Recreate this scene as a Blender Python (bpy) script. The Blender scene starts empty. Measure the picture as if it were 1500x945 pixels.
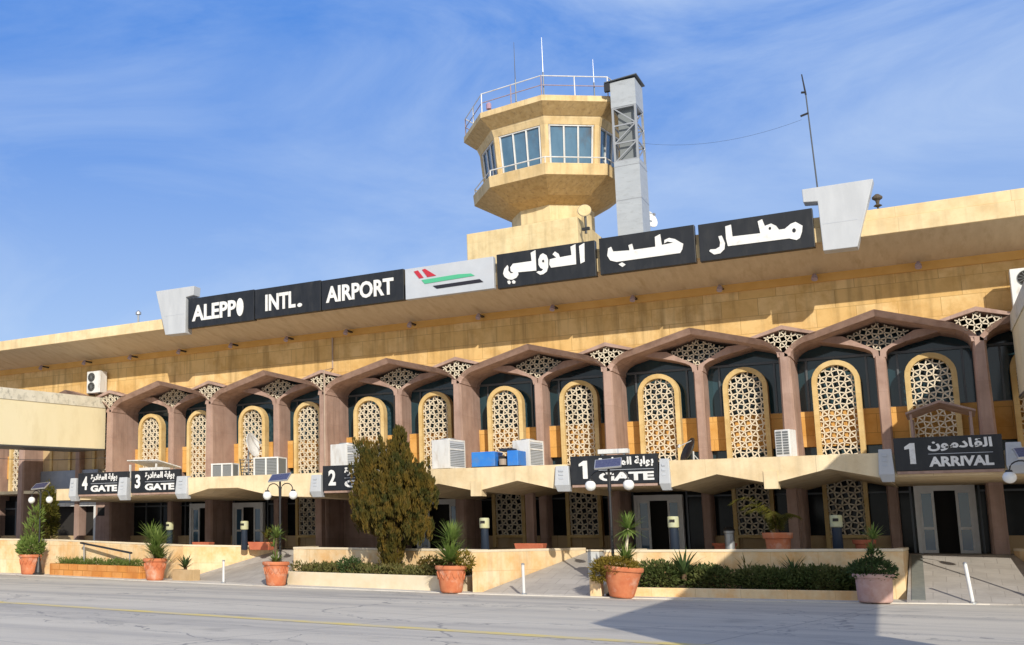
import bpy, bmesh, math, random
from mathutils import Vector, Matrix, Quaternion
random.seed(11)
SC = bpy.context.scene
COL = SC.collection
R = math.radians
sin, cos, pi = math.sin, math.cos, math.pi

# ------------------------------------------------------------------ mesh helper
class MB:
    def __init__(s): s.v = []; s.f = []
    def add(s, vs, fs):
        o = len(s.v); s.v += [tuple(p) for p in vs]; s.f += [tuple(i + o for i in f) for f in fs]; return s
    def box(s, x0, x1, y0, y1, z0, z1):
        return s.add([(x0,y0,z0),(x1,y0,z0),(x1,y1,z0),(x0,y1,z0),(x0,y0,z1),(x1,y0,z1),(x1,y1,z1),(x0,y1,z1)],
              [(0,3,2,1),(4,5,6,7),(0,1,5,4),(1,2,6,5),(2,3,7,6),(3,0,4,7)])
    def xz(s, poly, y0, y1):                      # polygon in X,Z extruded along Y
        n = len(poly)
        a = sum(poly[i][0]*poly[(i+1)%n][1]-poly[(i+1)%n][0]*poly[i][1] for i in range(n))
        if a < 0: poly = poly[::-1]
        vs = [(x,y0,z) for x,z in poly] + [(x,y1,z) for x,z in poly]
        fs = [tuple(range(n)), tuple(range(2*n-1, n-1, -1))]
        fs += [(i, i+n, (i+1)%n+n, (i+1)%n) for i in range(n)]
        return s.add(vs, fs)
    def xy(s, poly, z0, z1):                      # polygon in X,Y extruded along Z; z1 may be a list
        n = len(poly)
        a = sum(poly[i][0]*poly[(i+1)%n][1]-poly[(i+1)%n][0]*poly[i][1] for i in range(n))
        zt = list(z1) if isinstance(z1, (list, tuple)) else [z1]*n
        if a < 0: poly = poly[::-1]; zt = zt[::-1]
        vs = [(x,y,z0) for x,y in poly] + [(p[0],p[1],z) for p,z in zip(poly, zt)]
        fs = [tuple(range(n-1,-1,-1)), tuple(range(n, 2*n))]
        fs += [(i, (i+1)%n, (i+1)%n+n, i+n) for i in range(n)]
        return s.add(vs, fs)
    def barxz(s, p, q, w, y0, y1):                # bar in the X,Z plane
        dx, dz = q[0]-p[0], q[1]-p[1]; l = math.hypot(dx, dz)
        if l < 1e-6: return s
        nx, nz = -dz/l*w/2, dx/l*w/2
        return s.xz([(p[0]+nx,p[1]+nz),(p[0]-nx,p[1]-nz),(q[0]-nx,q[1]-nz),(q[0]+nx,q[1]+nz)], y0, y1)
    def beam(s, p, q, w, h=None):                 # square beam between two points
        p, q = Vector(p), Vector(q); h = h or w
        d = (q-p).normalized(); up = Vector((0,0,1)) if abs(d.z) < .95 else Vector((0,1,0))
        a = d.cross(up).normalized()*w/2; b = a.cross(d).normalized()*h/2
        vs = [p-a-b,p+a-b,p+a+b,p-a+b,q-a-b,q+a-b,q+a+b,q-a+b]
        return s.add(vs, [(0,3,2,1),(4,5,6,7),(0,1,5,4),(1,2,6,5),(2,3,7,6),(3,0,4,7)])
    def tube(s, pts, r, n=8, r2=None):
        pts = [Vector(p) for p in pts]; m = len(pts); vs = []; fs = []
        for i, p in enumerate(pts):
            d = (pts[min(i+1,m-1)]-pts[max(i-1,0)]).normalized()
            up = Vector((0,0,1)) if abs(d.z) < .9 else Vector((1,0,0))
            a = d.cross(up).normalized(); b = d.cross(a)
            rr = r if r2 is None else r+(r2-r)*i/(m-1)
            vs += [p+a*cos(2*pi*k/n)*rr+b*sin(2*pi*k/n)*rr for k in range(n)]
        for i in range(m-1):
            fs += [(i*n+k, i*n+(k+1)%n, (i+1)*n+(k+1)%n, (i+1)*n+k) for k in range(n)]
        fs += [tuple(range(n-1,-1,-1)), tuple(range((m-1)*n, m*n))]
        return s.add(vs, fs)
    def lathe(s, prof, n=24, c=(0,0,0), a0=0., sq=1., wob=0.):
        vs = []; fs = []; m = len(prof)
        for r, z in prof:
            for k in range(n):
                a = a0+2*pi*k/n; rr = r*(1+wob*sin(a*9+z*20))
                vs.append((c[0]+rr*cos(a), c[1]+rr*sin(a)*sq, c[2]+z))
        for i in range(m-1):
            fs += [(i*n+k, i*n+(k+1)%n, (i+1)*n+(k+1)%n, (i+1)*n+k) for k in range(n)]
        fs += [tuple(range(n-1,-1,-1)), tuple(range((m-1)*n, m*n))]
        return s.add(vs, fs)
    def ball(s, c, r, n=16, m=10, sx=1, sy=1, sz=1):
        vs = [(c[0],c[1],c[2]-r*sz)]; fs = []
        for i in range(1, m):
            t = -pi/2+pi*i/m
            for k in range(n):
                a = 2*pi*k/n; vs.append((c[0]+r*sx*cos(t)*cos(a), c[1]+r*sy*cos(t)*sin(a), c[2]+r*sz*sin(t)))
        vs.append((c[0],c[1],c[2]+r*sz)); L = len(vs)-1
        fs += [(0, 1+(k+1)%n, 1+k) for k in range(n)]
        for i in range(m-2):
            fs += [(1+i*n+k, 1+i*n+(k+1)%n, 1+(i+1)*n+(k+1)%n, 1+(i+1)*n+k) for k in range(n)]
        fs += [(L, 1+(m-2)*n+k, 1+(m-2)*n+(k+1)%n) for k in range(n)]
        return s.add(vs, fs)
    def leaf(s, p, d, l, w, roll=None):           # folded leaf: two triangles
        p = Vector(p); d = Vector(d).normalized()
        a = d.cross(Vector((random.uniform(-1,1),random.uniform(-1,1),random.uniform(-1,1))))
        if a.length < 1e-4: a = d.cross(Vector((1,0,.3)))
        a = a.normalized()*w/2; n = a.cross(d).normalized()*w*.25
        m = p+d*l*.5
        return s.add([p, m+a+n, p+d*l, m-a+n], [(0,1,2),(0,2,3)])
    def blade(s, p, az, el, l, w, droop=.5, n=4):  # strap leaf bending down
        p = Vector(p); side = Vector((-sin(az), cos(az), 0))*w/2
        vs = []; fs = []; e = el
        for i in range(n+1):
            t = i/n; ww = (1-t**2)*.9+.1 if t > .2 else .65+1.6*t
            if i == n: ww = .05
            vs += [p-side*ww, p+side*ww]
            p = p+Vector((cos(az)*cos(e), sin(az)*cos(e), sin(e)))*l/n
            e -= droop*(.5+t)/n*2
        fs = [(2*i, 2*i+1, 2*i+3, 2*i+2) for i in range(n)]
        return s.add(vs, fs)
    def build(s, name, m, parent=None, smooth=False, bev=0., loc=None):
        me = bpy.data.meshes.new(name); me.from_pydata(s.v, [], s.f); me.update()
        if smooth:
            me.polygons.foreach_set('use_smooth', [True]*len(me.polygons))
            try: me.set_sharp_from_angle(angle=R(38))
            except Exception: pass
        me.materials.append(m)
        o = bpy.data.objects.new(name, me); COL.objects.link(o)
        if parent: o.parent = parent
        if loc: o.location = loc
        if bev:
            b = o.modifiers.new('bevel', 'BEVEL'); b.width = bev; b.segments = 2; b.limit_method = 'ANGLE'; b.angle_limit = R(40)
        return o

def thing(name, label, cat, loc=(0,0,0), rz=0., group=None):
    o = bpy.data.objects.new(name, None); COL.objects.link(o); o.empty_display_size = .2
    o.location = loc; o.rotation_euler = (0,0,rz); o['label'] = label; o['category'] = cat
    if group: o['group'] = group
    return o
def tag(o, label, cat, group=None):
    o['label'] = label; o['category'] = cat
    if group: o['group'] = group
    return o
def kind(o, k): o['kind'] = k; return o
def dup(src, parent=None, loc=None, rz=None):
    c = src.copy(); COL.objects.link(c); c.parent = parent
    if loc is not None: c.location = loc
    if rz is not None: c.rotation_euler = (0,0,rz)
    for ch in list(src.children): dup(ch, c)
    return c

# ------------------------------------------------------------------ materials
def mat(name, c1, c2=None, scale=2., rough=.85, bump=0., bscale=40., metal=0., spec=.3, stretch=(1,1,1), c3=None, s3=.4, lo=.35, hi=.65, coat=0.):
    m = bpy.data.materials.new(name); m.use_nodes = True; nt = m.node_tree; N = nt.nodes; L = nt.links
    b = N['Principled BSDF']; b.inputs['Roughness'].default_value = rough; b.inputs['Metallic'].default_value = metal
    b.inputs['Specular IOR Level'].default_value = spec; b.inputs['Coat Weight'].default_value = coat
    b.inputs['Base Color'].default_value = (*c1, 1)
    if c2 is None and not bump: return m
    tc = N.new('ShaderNodeNewGeometry'); mp = N.new('ShaderNodeMapping'); mp.inputs['Scale'].default_value = stretch
    L.new(tc.outputs['Position'], mp.inputs['Vector'])
    def noise(sc, det=6., ro=.6, src=mp):
        n = N.new('ShaderNodeTexNoise'); n.inputs['Scale'].default_value = sc; n.inputs['Detail'].default_value = det
        n.inputs['Roughness'].default_value = ro; L.new(src.outputs['Vector'] if src is mp else src, n.inputs['Vector']); return n
    def rng(sock, a, z):
        r = N.new('ShaderNodeMapRange'); r.inputs['From Min'].default_value = a; r.inputs['From Max'].default_value = z
        L.new(sock, r.inputs['Value']); return r.outputs['Result']
    def mix(f, a, bcol):
        x = N.new('ShaderNodeMix'); x.data_type = 'RGBA'; L.new(f, x.inputs[0])
        for k, c in ((6, a), (7, bcol)):
            if isinstance(c, tuple): x.inputs[k].default_value = (*c, 1)
            else: L.new(c, x.inputs[k])
        return x.outputs[2]
    col = c1
    if c2: col = mix(rng(noise(scale).outputs['Fac'], lo, hi), c1, c2)
    if c3: col = mix(rng(noise(s3, 8., .65).outputs['Fac'], .52, .72), col, c3)
    if not isinstance(col, tuple): L.new(col, b.inputs['Base Color'])
    if bump:
        bp = N.new('ShaderNodeBump'); bp.inputs['Strength'].default_value = bump; bp.inputs['Distance'].default_value = .02
        L.new(noise(bscale, 5., .6, tc.outputs['Position']).outputs['Fac'], bp.inputs['Height']); L.new(bp.outputs['Normal'], b.inputs['Normal'])
    return m

def stone(name, c1, c2, c3, bw=1.1, bh=.55, mortar=.6, msize=.012, bump=.25, plane='xz', streak=.0):
    """cut-stone cladding: courses of blocks, each a little different, with blotches and run-off streaks"""
    m = bpy.data.materials.new(name); m.use_nodes = True; nt = m.node_tree; N = nt.nodes; L = nt.links
    b = N['Principled BSDF']; b.inputs['Roughness'].default_value = .88; b.inputs['Specular IOR Level'].default_value = .2
    tc = N.new('ShaderNodeNewGeometry'); sp = N.new('ShaderNodeSeparateXYZ'); cb = N.new('ShaderNodeCombineXYZ')
    L.new(tc.outputs['Position'], sp.inputs[0])
    if plane == 'xz':
        ad = N.new('ShaderNodeMath'); ad.operation = 'ADD'; L.new(sp.outputs[0], ad.inputs[0]); L.new(sp.outputs[1], ad.inputs[1])
        L.new(ad.outputs[0], cb.inputs[0]); L.new(sp.outputs[2], cb.inputs[1])
    else:
        L.new(sp.outputs[0], cb.inputs[0]); L.new(sp.outputs[1], cb.inputs[1])
    br = N.new('ShaderNodeTexBrick'); L.new(cb.outputs[0], br.inputs['Vector'])
    br.inputs['Scale'].default_value = 1.; br.inputs['Brick Width'].default_value = bw; br.inputs['Row Height'].default_value = bh
    br.inputs['Mortar Size'].default_value = msize; br.inputs['Mortar Smooth'].default_value = .3; br.inputs['Bias'].default_value = 0.
    br.inputs['Color1'].default_value = (*c1,1); br.inputs['Color2'].default_value = (*c2,1)
    br.inputs['Mortar'].default_value = (*[x*mortar for x in c1],1)
    n1 = N.new('ShaderNodeTexNoise'); n1.inputs['Scale'].default_value = 1.3; n1.inputs['Detail'].default_value = 9; n1.inputs['Roughness'].default_value = .68
    L.new(tc.outputs['Position'], n1.inputs['Vector'])
    r1 = N.new('ShaderNodeMapRange'); r1.inputs['From Min'].default_value = .42; r1.inputs['From Max'].default_value = .68; L.new(n1.outputs['Fac'], r1.inputs['Value'])
    x1 = N.new('ShaderNodeMix'); x1.data_type = 'RGBA'; L.new(r1.outputs['Result'], x1.inputs[0]); L.new(br.outputs['Color'], x1.inputs[6]); x1.inputs[7].default_value = (*c3,1)
    col = x1.outputs[2]
    mp = N.new('ShaderNodeMapping'); mp.inputs['Scale'].default_value = (2.6,2.6,.22); L.new(tc.outputs['Position'], mp.inputs['Vector'])
    n2 = N.new('ShaderNodeTexNoise'); n2.inputs['Scale'].default_value = 1.6; n2.inputs['Detail'].default_value = 6; L.new(mp.outputs['Vector'], n2.inputs['Vector'])
    r2 = N.new('ShaderNodeMapRange'); r2.inputs['From Min'].default_value = .48; r2.inputs['From Max'].default_value = .75; r2.inputs['To Max'].default_value = streak; L.new(n2.outputs['Fac'], r2.inputs['Value'])
    x2 = N.new('ShaderNodeMix'); x2.data_type = 'RGBA'; L.new(r2.outputs['Result'], x2.inputs[0]); L.new(col, x2.inputs[6]); x2.inputs[7].default_value = (*[k*.42 for k in c1],1)
    L.new(x2.outputs[2], b.inputs['Base Color'])
    n3 = N.new('ShaderNodeTexNoise'); n3.inputs['Scale'].default_value = 30; n3.inputs['Detail'].default_value = 6; L.new(tc.outputs['Position'], n3.inputs['Vector'])
    mm = N.new('ShaderNodeMath'); mm.operation = 'MULTIPLY_ADD'; L.new(br.outputs['Fac'], mm.inputs[0]); mm.inputs[1].default_value = -1.2; L.new(n3.outputs['Fac'], mm.inputs[2])
    bp = N.new('ShaderNodeBump'); bp.inputs['Strength'].default_value = bump; bp.inputs['Distance'].default_value = .02
    L.new(mm.outputs[0], bp.inputs['Height']); L.new(bp.outputs['Normal'], b.inputs['Normal'])
    return m

def leafmat(name, c1, c2, c3, scale=2.5, trans=.25):
    m = mat(name, c1, c2, scale=scale, rough=.6, spec=.25, c3=c3, s3=scale*1.7, lo=.38, hi=.62)
    nt = m.node_tree; N = nt.nodes; L = nt.links; b = N['Principled BSDF']; out = N['Material Output']
    t = N.new('ShaderNodeBsdfTranslucent'); ms = N.new('ShaderNodeMixShader'); ms.inputs[0].default_value = trans
    src = b.inputs['Base Color'].links[0].from_socket
    L.new(src, t.inputs['Color']); L.new(b.outputs[0], ms.inputs[1]); L.new(t.outputs[0], ms.inputs[2]); L.new(ms.outputs[0], out.inputs['Surface'])
    return m

def glassmat(name, c, rough=.04, spec=.5):
    m = mat(name, c, rough=rough, spec=spec); return m

M = dict(
 wall = stone('ochre_stone', (.66,.43,.17), (.77,.55,.27), (.55,.34,.12), 1.15, .6, .62, .010, streak=.6),
 beam = mat('ochre_beam', (.60,.33,.09), (.66,.38,.12), scale=1.5, bump=.1),  # a deeper orange than the wall stone
 soffit = mat('soffit_render', (.60,.49,.34), (.54,.43,.29), scale=2.2, bump=.15, stretch=(2.2,.5,.6), c3=(.46,.35,.22), s3=1.6),
 fascia = stone('fascia_stone', (.74,.58,.34), (.79,.64,.40), (.62,.46,.25), 2.85, 3., .7, .008, bump=.2, streak=.3),
 fin = stone('mauve_render', (.40,.275,.225), (.44,.305,.255), (.32,.21,.17), 9., 1.55, .8, .006, bump=.3, streak=.5),
 frame = stone('ochre_frame', (.64,.46,.21), (.69,.52,.26), (.52,.35,.14), 6., .62, .8, .006, bump=.2, streak=.3),
 lattice = mat('cream_lattice', (.66,.58,.45), (.73,.65,.51), scale=1.6, bump=.2, c3=(.46,.38,.27), s3=1.1),
 dado = stone('dado_stone', (.66,.36,.10), (.70,.42,.15), (.55,.28,.07), .9, .62, .6, .01),
 dadolow = stone('base_stone', (.50,.36,.20), (.56,.42,.26), (.44,.30,.16), .9, .6, .6, .01),
 canopy = stone('canopy_stone', (.76,.61,.39), (.80,.66,.44), (.64,.49,.29), 2.85, 2.2, .7, .008, bump=.25, streak=.32),
 glass = mat('dark_glass', (.009,.024,.032), (.03,.072,.09), scale=.55, rough=.06, spec=.5, stretch=(1,1,.25)), lowglass = mat('shade_glass', (.007,.009,.011), (.02,.022,.024), scale=.8, rough=.12, spec=.15),  # patches imitate reflections in opaque glass; lowglass is a darker copy for shade
 glassb = glassmat('blue_glass', (.05,.12,.2), .05, .8),
 alu = mat('aluminium', (.55,.55,.55), rough=.45, metal=.6, bump=.05),
 darkalu = mat('dark_aluminium', (.12,.13,.14), rough=.45, metal=.5),
 whitepaint = mat('white_paint', (.74,.74,.73), (.64,.64,.63), scale=2., rough=.5, c3=(.46,.41,.35), s3=2.2, stretch=(2,2,.5)),
 doorgrey = mat('door_white', (.80,.80,.79), (.72,.72,.71), scale=3, rough=.5),
 dark = mat('interior_dark', (.03,.027,.025)),  # near black for shaded depths behind openings and small dark parts
 black = mat('sign_black', (.011,.013,.017), (.018,.02,.025), scale=1.6, rough=.4, spec=.4, stretch=(2,2,.7), c3=(.028,.029,.031), s3=1.8),
 letter = mat('letter_white', (.80,.80,.79), (.70,.70,.69), scale=2.5, rough=.5, c3=(.60,.59,.57), s3=6.),
 panel = mat('panel_grey', (.43,.46,.51), (.49,.52,.57), scale=1.2, rough=.45, spec=.4, c3=(.47,.49,.53), s3=2.),
 panelw = mat('panel_pale', (.44,.46,.49), (.51,.53,.56), scale=1.2, rough=.45, spec=.4, c3=(.44,.46,.49), s3=2., stretch=(2,2,.4)),
 red = mat('logo_red', (.45,.03,.05), rough=.5), green = mat('logo_green', (.08,.42,.24), rough=.5), lblack = mat('logo_black', (.02,.02,.03), rough=.5),
 tower = stone('tower_render', (.72,.54,.29), (.76,.59,.34), (.60,.43,.21), 6., 1.1, .85, .006, bump=.25, streak=.5),
 towerpale = stone('tower_render_pale', (.72,.57,.32), (.76,.62,.37), (.58,.44,.23), 6., 1.3, .85, .006, bump=.25, streak=.45),
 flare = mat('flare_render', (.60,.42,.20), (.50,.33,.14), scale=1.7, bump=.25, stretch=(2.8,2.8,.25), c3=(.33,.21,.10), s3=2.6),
 galv = mat('clad_metal', (.40,.43,.46), (.46,.49,.52), scale=1.5, rough=.5, metal=.25, c3=(.34,.36,.38), s3=3., stretch=(1,1,3)),
 steel = mat('steel', (.45,.46,.47), rough=.4, metal=.7), rust = mat('faded_red', (.40,.33,.36), (.30,.22,.24), scale=9),
 cream = mat('cream_cladding', (.82,.73,.48), (.85,.76,.52), scale=.8, rough=.7, c3=(.76,.66,.42), s3=1.2, stretch=(1,1,.5)),
 parapet = mat('worn_parapet', (.76,.72,.60), (.66,.62,.50), scale=2.5, rough=.9, bump=.3, c3=(.36,.34,.28), s3=4.),
 peach = stone('peach_limestone', (.80,.60,.35), (.82,.67,.45), (.74,.43,.17), 1.3, .62, .72, .008, bump=.2, streak=.3),
 coping = mat('coping_stone', (.76,.66,.50), (.70,.58,.40), scale=2., bump=.2),
 paving = stone('ramp_paving', (.40,.37,.34), (.44,.41,.38), (.34,.315,.29), .6, .6, .75, .012, bump=.2, plane='xy'),
 terrace = stone('terrace_paving', (.22,.20,.18), (.26,.24,.22), (.18,.165,.15), .5, .5, .7, .012, plane='xy'),
 terracotta = mat('terracotta', (.52,.155,.07), (.62,.23,.11), scale=3.5, bump=.25, c3=(.62,.38,.28), s3=3., rough=.9),
 pinkpot = mat('pale_pink_clay', (.52,.33,.29), (.58,.40,.36), scale=5., bump=.2, c3=(.48,.27,.22), s3=4., rough=.9),
 redpot = mat('red_planter', (.48,.13,.07), (.55,.17,.09), scale=4., rough=.8),
 soil = mat('soil', (.10,.065,.04), (.15,.10,.06), scale=12., bump=.6, bscale=18),
 iron = mat('black_iron', (.02,.02,.022), rough=.45, spec=.5), globe = mat('opal_globe', (.86,.86,.84), rough=.25, spec=.5),
 solar = mat('solar_cell', (.05,.05,.10), (.09,.09,.15), scale=20., rough=.2, spec=.6),
 navy = mat('navy_paint', (.02,.03,.05), rough=.5), paleyel = mat('pale_yellow', (.50,.49,.27), (.44,.45,.32), scale=6., rough=.6),
 blue = mat('blue_enamel', (.02,.17,.62), (.04,.22,.62), scale=2., rough=.45, spec=.5, c3=(.10,.20,.42), s3=3.),
 grille = mat('grille_grey', (.16,.17,.17), rough=.6), bark = mat('bark', (.10,.06,.035), (.15,.10,.06), scale=9., bump=.6, bscale=20, stretch=(3,3,.5)),
 thuja = leafmat('thuja_leaf', (.15,.10,.016), (.05,.055,.012), (.24,.14,.028), 2.2, .25),
 olive = leafmat('olive_shrub', (.10,.10,.012), (.14,.12,.02), (.06,.075,.012), 3.),
 yucca = leafmat('yucca_leaf', (.14,.22,.045), (.21,.27,.07), (.08,.14,.03), 4.),
 yuccad = leafmat('dark_leaf', (.05,.09,.03), (.08,.12,.04), (.03,.06,.02), 5.),
 hedge = leafmat('hedge_leaf', (.075,.11,.03), (.14,.155,.05), (.04,.065,.02), 1.6),
 succ = leafmat('yellow_succulent', (.19,.15,.018), (.25,.17,.03), (.12,.11,.015), 5.),
 grass = leafmat('ground_cover', (.09,.15,.025), (.14,.18,.04), (.17,.13,.06), 3.),
)
# ------------------------------------------------------------------ camera, sun, sky
cam = bpy.data.cameras.new('camera'); cam.sensor_width = 36; cam.lens = 37.44; cam.shift_x = .2533; cam.shift_y = .047
cam.clip_start = .1; cam.clip_end = 3000
co = bpy.data.objects.new('camera', cam); COL.objects.link(co); co.location = (0,-38.5,1.65); co.rotation_euler = (R(98.818),0,R(33.118))
SC.camera = co
PHI, EL = 34., 25.8
sl = bpy.data.lights.new('sun', 'SUN'); sl.energy = 4.25; sl.angle = R(.5); sl.color = (1.,.93,.80)
so = bpy.data.objects.new('sun', sl); COL.objects.link(so); so.location = (30,-60,50)
tr = Vector((-sin(R(PHI))*cos(R(EL)), cos(R(PHI))*cos(R(EL)), -sin(R(EL))))
so.rotation_euler = tr.to_track_quat('-Z','Y').to_euler()
w = bpy.data.worlds.new('World'); SC.world = w; w.use_nodes = True
nt = w.node_tree; N = nt.nodes; L = nt.links; bg = N['Background']; bg.inputs['Strength'].default_value = .125
sk = N.new('ShaderNodeTexSky'); sk.sky_type = 'NISHITA'; sk.sun_disc = False; sk.sun_elevation = R(EL); sk.sun_rotation = R(180-PHI)
sk.altitude = 400; sk.air_density = 1.1; sk.dust_density = .25; sk.ozone_density = 5.5
tc = N.new('ShaderNodeTexCoord'); mp = N.new('ShaderNodeMapping'); mp.inputs['Scale'].default_value = (1.6,2.6,5.2); mp.inputs['Rotation'].default_value = (R(18),R(-28),R(30))
L.new(tc.outputs['Generated'], mp.inputs['Vector'])
n1 = N.new('ShaderNodeTexNoise'); n1.inputs['Scale'].default_value = 1.5; n1.inputs['Detail'].default_value = 10; n1.inputs['Roughness'].default_value = .62; n1.inputs['Distortion'].default_value = .7
L.new(mp.outputs['Vector'], n1.inputs['Vector'])
r1 = N.new('ShaderNodeMapRange'); r1.inputs['From Min'].default_value = .40; r1.inputs['From Max'].default_value = .82; r1.inputs['To Max'].default_value = .8; L.new(n1.outputs['Fac'], r1.inputs['Value'])
def wmix(f, a, b):
    x = N.new('ShaderNodeMix'); x.data_type = 'RGBA'
    if isinstance(f, float): x.inputs[0].default_value = f
    else: L.new(f, x.inputs[0])
    for k, c in ((6,a),(7,b)):
        if isinstance(c, tuple): x.inputs[k].default_value = (*c,1)
        else: L.new(c, x.inputs[k])
    return x.outputs[2]
sx = N.new('ShaderNodeSeparateXYZ'); L.new(tc.outputs['Generated'], sx.inputs[0])
gr = N.new('ShaderNodeMapRange'); gr.interpolation_type = 'SMOOTHSTEP'; gr.inputs['From Min'].default_value = .02; gr.inputs['From Max'].default_value = .52; L.new(sx.outputs[2], gr.inputs['Value'])
clear = wmix(gr.outputs['Result'], (4.3,5.4,7.2), (.34,1.98,6.7))
# whiter sky round the sun, behind the camera
dt = N.new('ShaderNodeVectorMath'); dt.operation = 'DOT_PRODUCT'; L.new(tc.outputs['Generated'], dt.inputs[0]); dt.inputs[1].default_value = tuple(-tr)
gl = N.new('ShaderNodeMapRange'); gl.interpolation_type = 'SMOOTHSTEP'; gl.inputs['From Min'].default_value = -.05; gl.inputs['From Max'].default_value = .95; L.new(dt.outputs['Value'], gl.inputs['Value'])
clear = wmix(gl.outputs['Result'], clear, (6.6,6.3,5.8))
base = wmix(.74, sk.outputs[0], clear)
n2 = N.new('ShaderNodeTexNoise'); n2.inputs['Scale'].default_value = 1.1; n2.inputs['Detail'].default_value = 4; L.new(tc.outputs['Generated'], n2.inputs['Vector'])
r2 = N.new('ShaderNodeMapRange'); r2.inputs['From Min'].default_value = .38; r2.inputs['From Max'].default_value = .68; L.new(n2.outputs['Fac'], r2.inputs['Value'])
mu = N.new('ShaderNodeMath'); mu.operation = 'MULTIPLY'; L.new(r1.outputs['Result'], mu.inputs[0]); L.new(r2.outputs['Result'], mu.inputs[1])
L.new(wmix(mu.outputs[0], base, (5.3,6.35,7.8)), bg.inputs['Color'])
vs_ = SC.view_settings; vs_.view_transform = 'Standard'; vs_.look = 'None'; vs_.exposure = 0.; vs_.gamma = 1.; vs_.use_curve_mapping = False
try: SC.cycles.use_denoising = True
except Exception: pass

# ------------------------------------------------------------------ ground
def roadmat():
    m = bpy.data.materials.new('road_concrete'); m.use_nodes = True; nt = m.node_tree; N = nt.nodes; L = nt.links
    b = N['Principled BSDF']; b.inputs['Roughness'].default_value = .85; b.inputs['Specular IOR Level'].default_value = .25
    tc = N.new('ShaderNodeTexCoord')
    def noise(sc, det, st=(1,1,1), ro=.6):
        mp = N.new('ShaderNodeMapping'); mp.inputs['Scale'].default_value = st; L.new(tc.outputs['Object'], mp.inputs['Vector'])
        n = N.new('ShaderNodeTexNoise'); n.inputs['Scale'].default_value = sc; n.inputs['Detail'].default_value = det; n.inputs['Roughness'].default_value = ro
        L.new(mp.outputs['Vector'], n.inputs['Vector']); return n
    def rng(s, a, z, t0=0., t1=1.):
        r = N.new('ShaderNodeMapRange'); r.inputs['From Min'].default_value = a; r.inputs['From Max'].default_value = z
        r.inputs['To Min'].default_value = t0; r.inputs['To Max'].default_value = t1; L.new(s, r.inputs['Value']); return r.outputs['Result']
    def mix(f, a, c):
        x = N.new('ShaderNodeMix'); x.data_type = 'RGBA'; L.new(f, x.inputs[0])
        for k, q in ((6,a),(7,c)):
            if isinstance(q, tuple): x.inputs[k].default_value = (*q,1)
            else: L.new(q, x.inputs[k])
        return x.outputs[2]
    col = mix(rng(noise(.8, 8, (.18,1,1)).outputs['Fac'], .35, .65), (.54,.50,.43), (.62,.575,.495))
    col = mix(rng(noise(.55, 5, (.05,1,1)).outputs['Fac'], .48, .64, 0, .75), col, (.38,.36,.335))      # worn wheel tracks
    col = mix(rng(noise(1.1, 9, (.6,1,1), .7).outputs['Fac'], .55, .72, 0, .6), col, (.36,.34,.31))       # blotches
    col = mix(rng(noise(.35, 3, (1,1.6,1)).outputs['Fac'], .62, .66, 0, .45), col, (.30,.285,.265))       # old patches
    col = mix(rng(noise(1.7, 6, (.5,1.3,1)).outputs['Fac'], .66, .74, 0, .7), col, (.16,.15,.145))        # oil stains
    col = mix(rng(noise(38, 5).outputs['Fac'], .5, .72, 0, .4), col, (.27,.255,.235))                     # grain
    bk = N.new('ShaderNodeTexBrick'); bk.offset = 0.; bk.inputs['Scale'].default_value = 1.; bk.inputs['Brick Width'].default_value = 6.2; bk.inputs['Row Height'].default_value = 4.6
    bk.inputs['Mortar Size'].default_value = .022; bk.inputs['Mortar Smooth'].default_value = .5
    jm = N.new('ShaderNodeMapping'); jm.inputs['Rotation'].default_value = (0,0,R(9)); jn = noise(.3, 3)
    ja = N.new('ShaderNodeMix'); ja.data_type = 'RGBA'; ja.blend_type = 'ADD'; ja.inputs[0].default_value = .35
    L.new(tc.outputs['Object'], ja.inputs[6]); L.new(jn.outputs['Color'], ja.inputs[7]); L.new(ja.outputs[2], jm.inputs['Vector']); L.new(jm.outputs['Vector'], bk.inputs['Vector'])
    col = mix(rng(bk.outputs['Fac'], 0., 1., 0., .6), col, (.22,.21,.20))
    # cracks
    nz = noise(.5, 4); ad = N.new('ShaderNodeMix'); ad.data_type = 'RGBA'; ad.blend_type = 'ADD'; ad.inputs[0].default_value = 1.6
    L.new(tc.outputs['Object'], ad.inputs[6]); L.new(nz.outputs['Color'], ad.inputs[7])
    mp = N.new('ShaderNodeMapping'); mp.inputs['Scale'].default_value = (.13,.2,1); mp.inputs['Rotation'].default_value = (0,0,R(24)); L.new(ad.outputs[2], mp.inputs['Vector'])
    vo = N.new('ShaderNodeTexVoronoi'); vo.feature = 'DISTANCE_TO_EDGE'; vo.inputs['Scale'].default_value = 1.; L.new(mp.outputs['Vector'], vo.inputs['Vector'])
    col = mix(rng(vo.outputs['Distance'],   .003, .007, .8, 0.), col, (.26,.25,.24))
    L.new(col, b.inputs['Base Color'])
    bp = N.new('ShaderNodeBump'); bp.inputs['Strength'].default_value = .35; bp.inputs['Distance'].default_value = .02
    L.new(noise(22, 7).outputs['Fac'], bp.inputs['Height']); L.new(bp.outputs['Normal'], b.inputs['Normal'])
    return m
def linemat():
    m = mat('worn_yellow', (.70,.56,.20), (.62,.53,.32), scale=1.2, rough=.85, c3=(.52,.48,.42), s3=2.2, lo=.42, hi=.56)
    return m
g = MB(); g.add([(-700,-700,0),(700,-700,0),(700,700,0),(-700,700,0)], [(0,1,2,3)])
kind(g.build('road', roadmat()), 'structure')
KP = [(-60,-2.2),(-45,-2.9),(-36,-4.5),(-30,-5.8),(-25,-6.95),(-18.5,-8.15),(-12.4,-8.8),(-7.7,-8.6),(-4,-8.05),(-1.5,-7.2),(1.3,-6.2),(4,-5.4),(12,-4.)]
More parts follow.
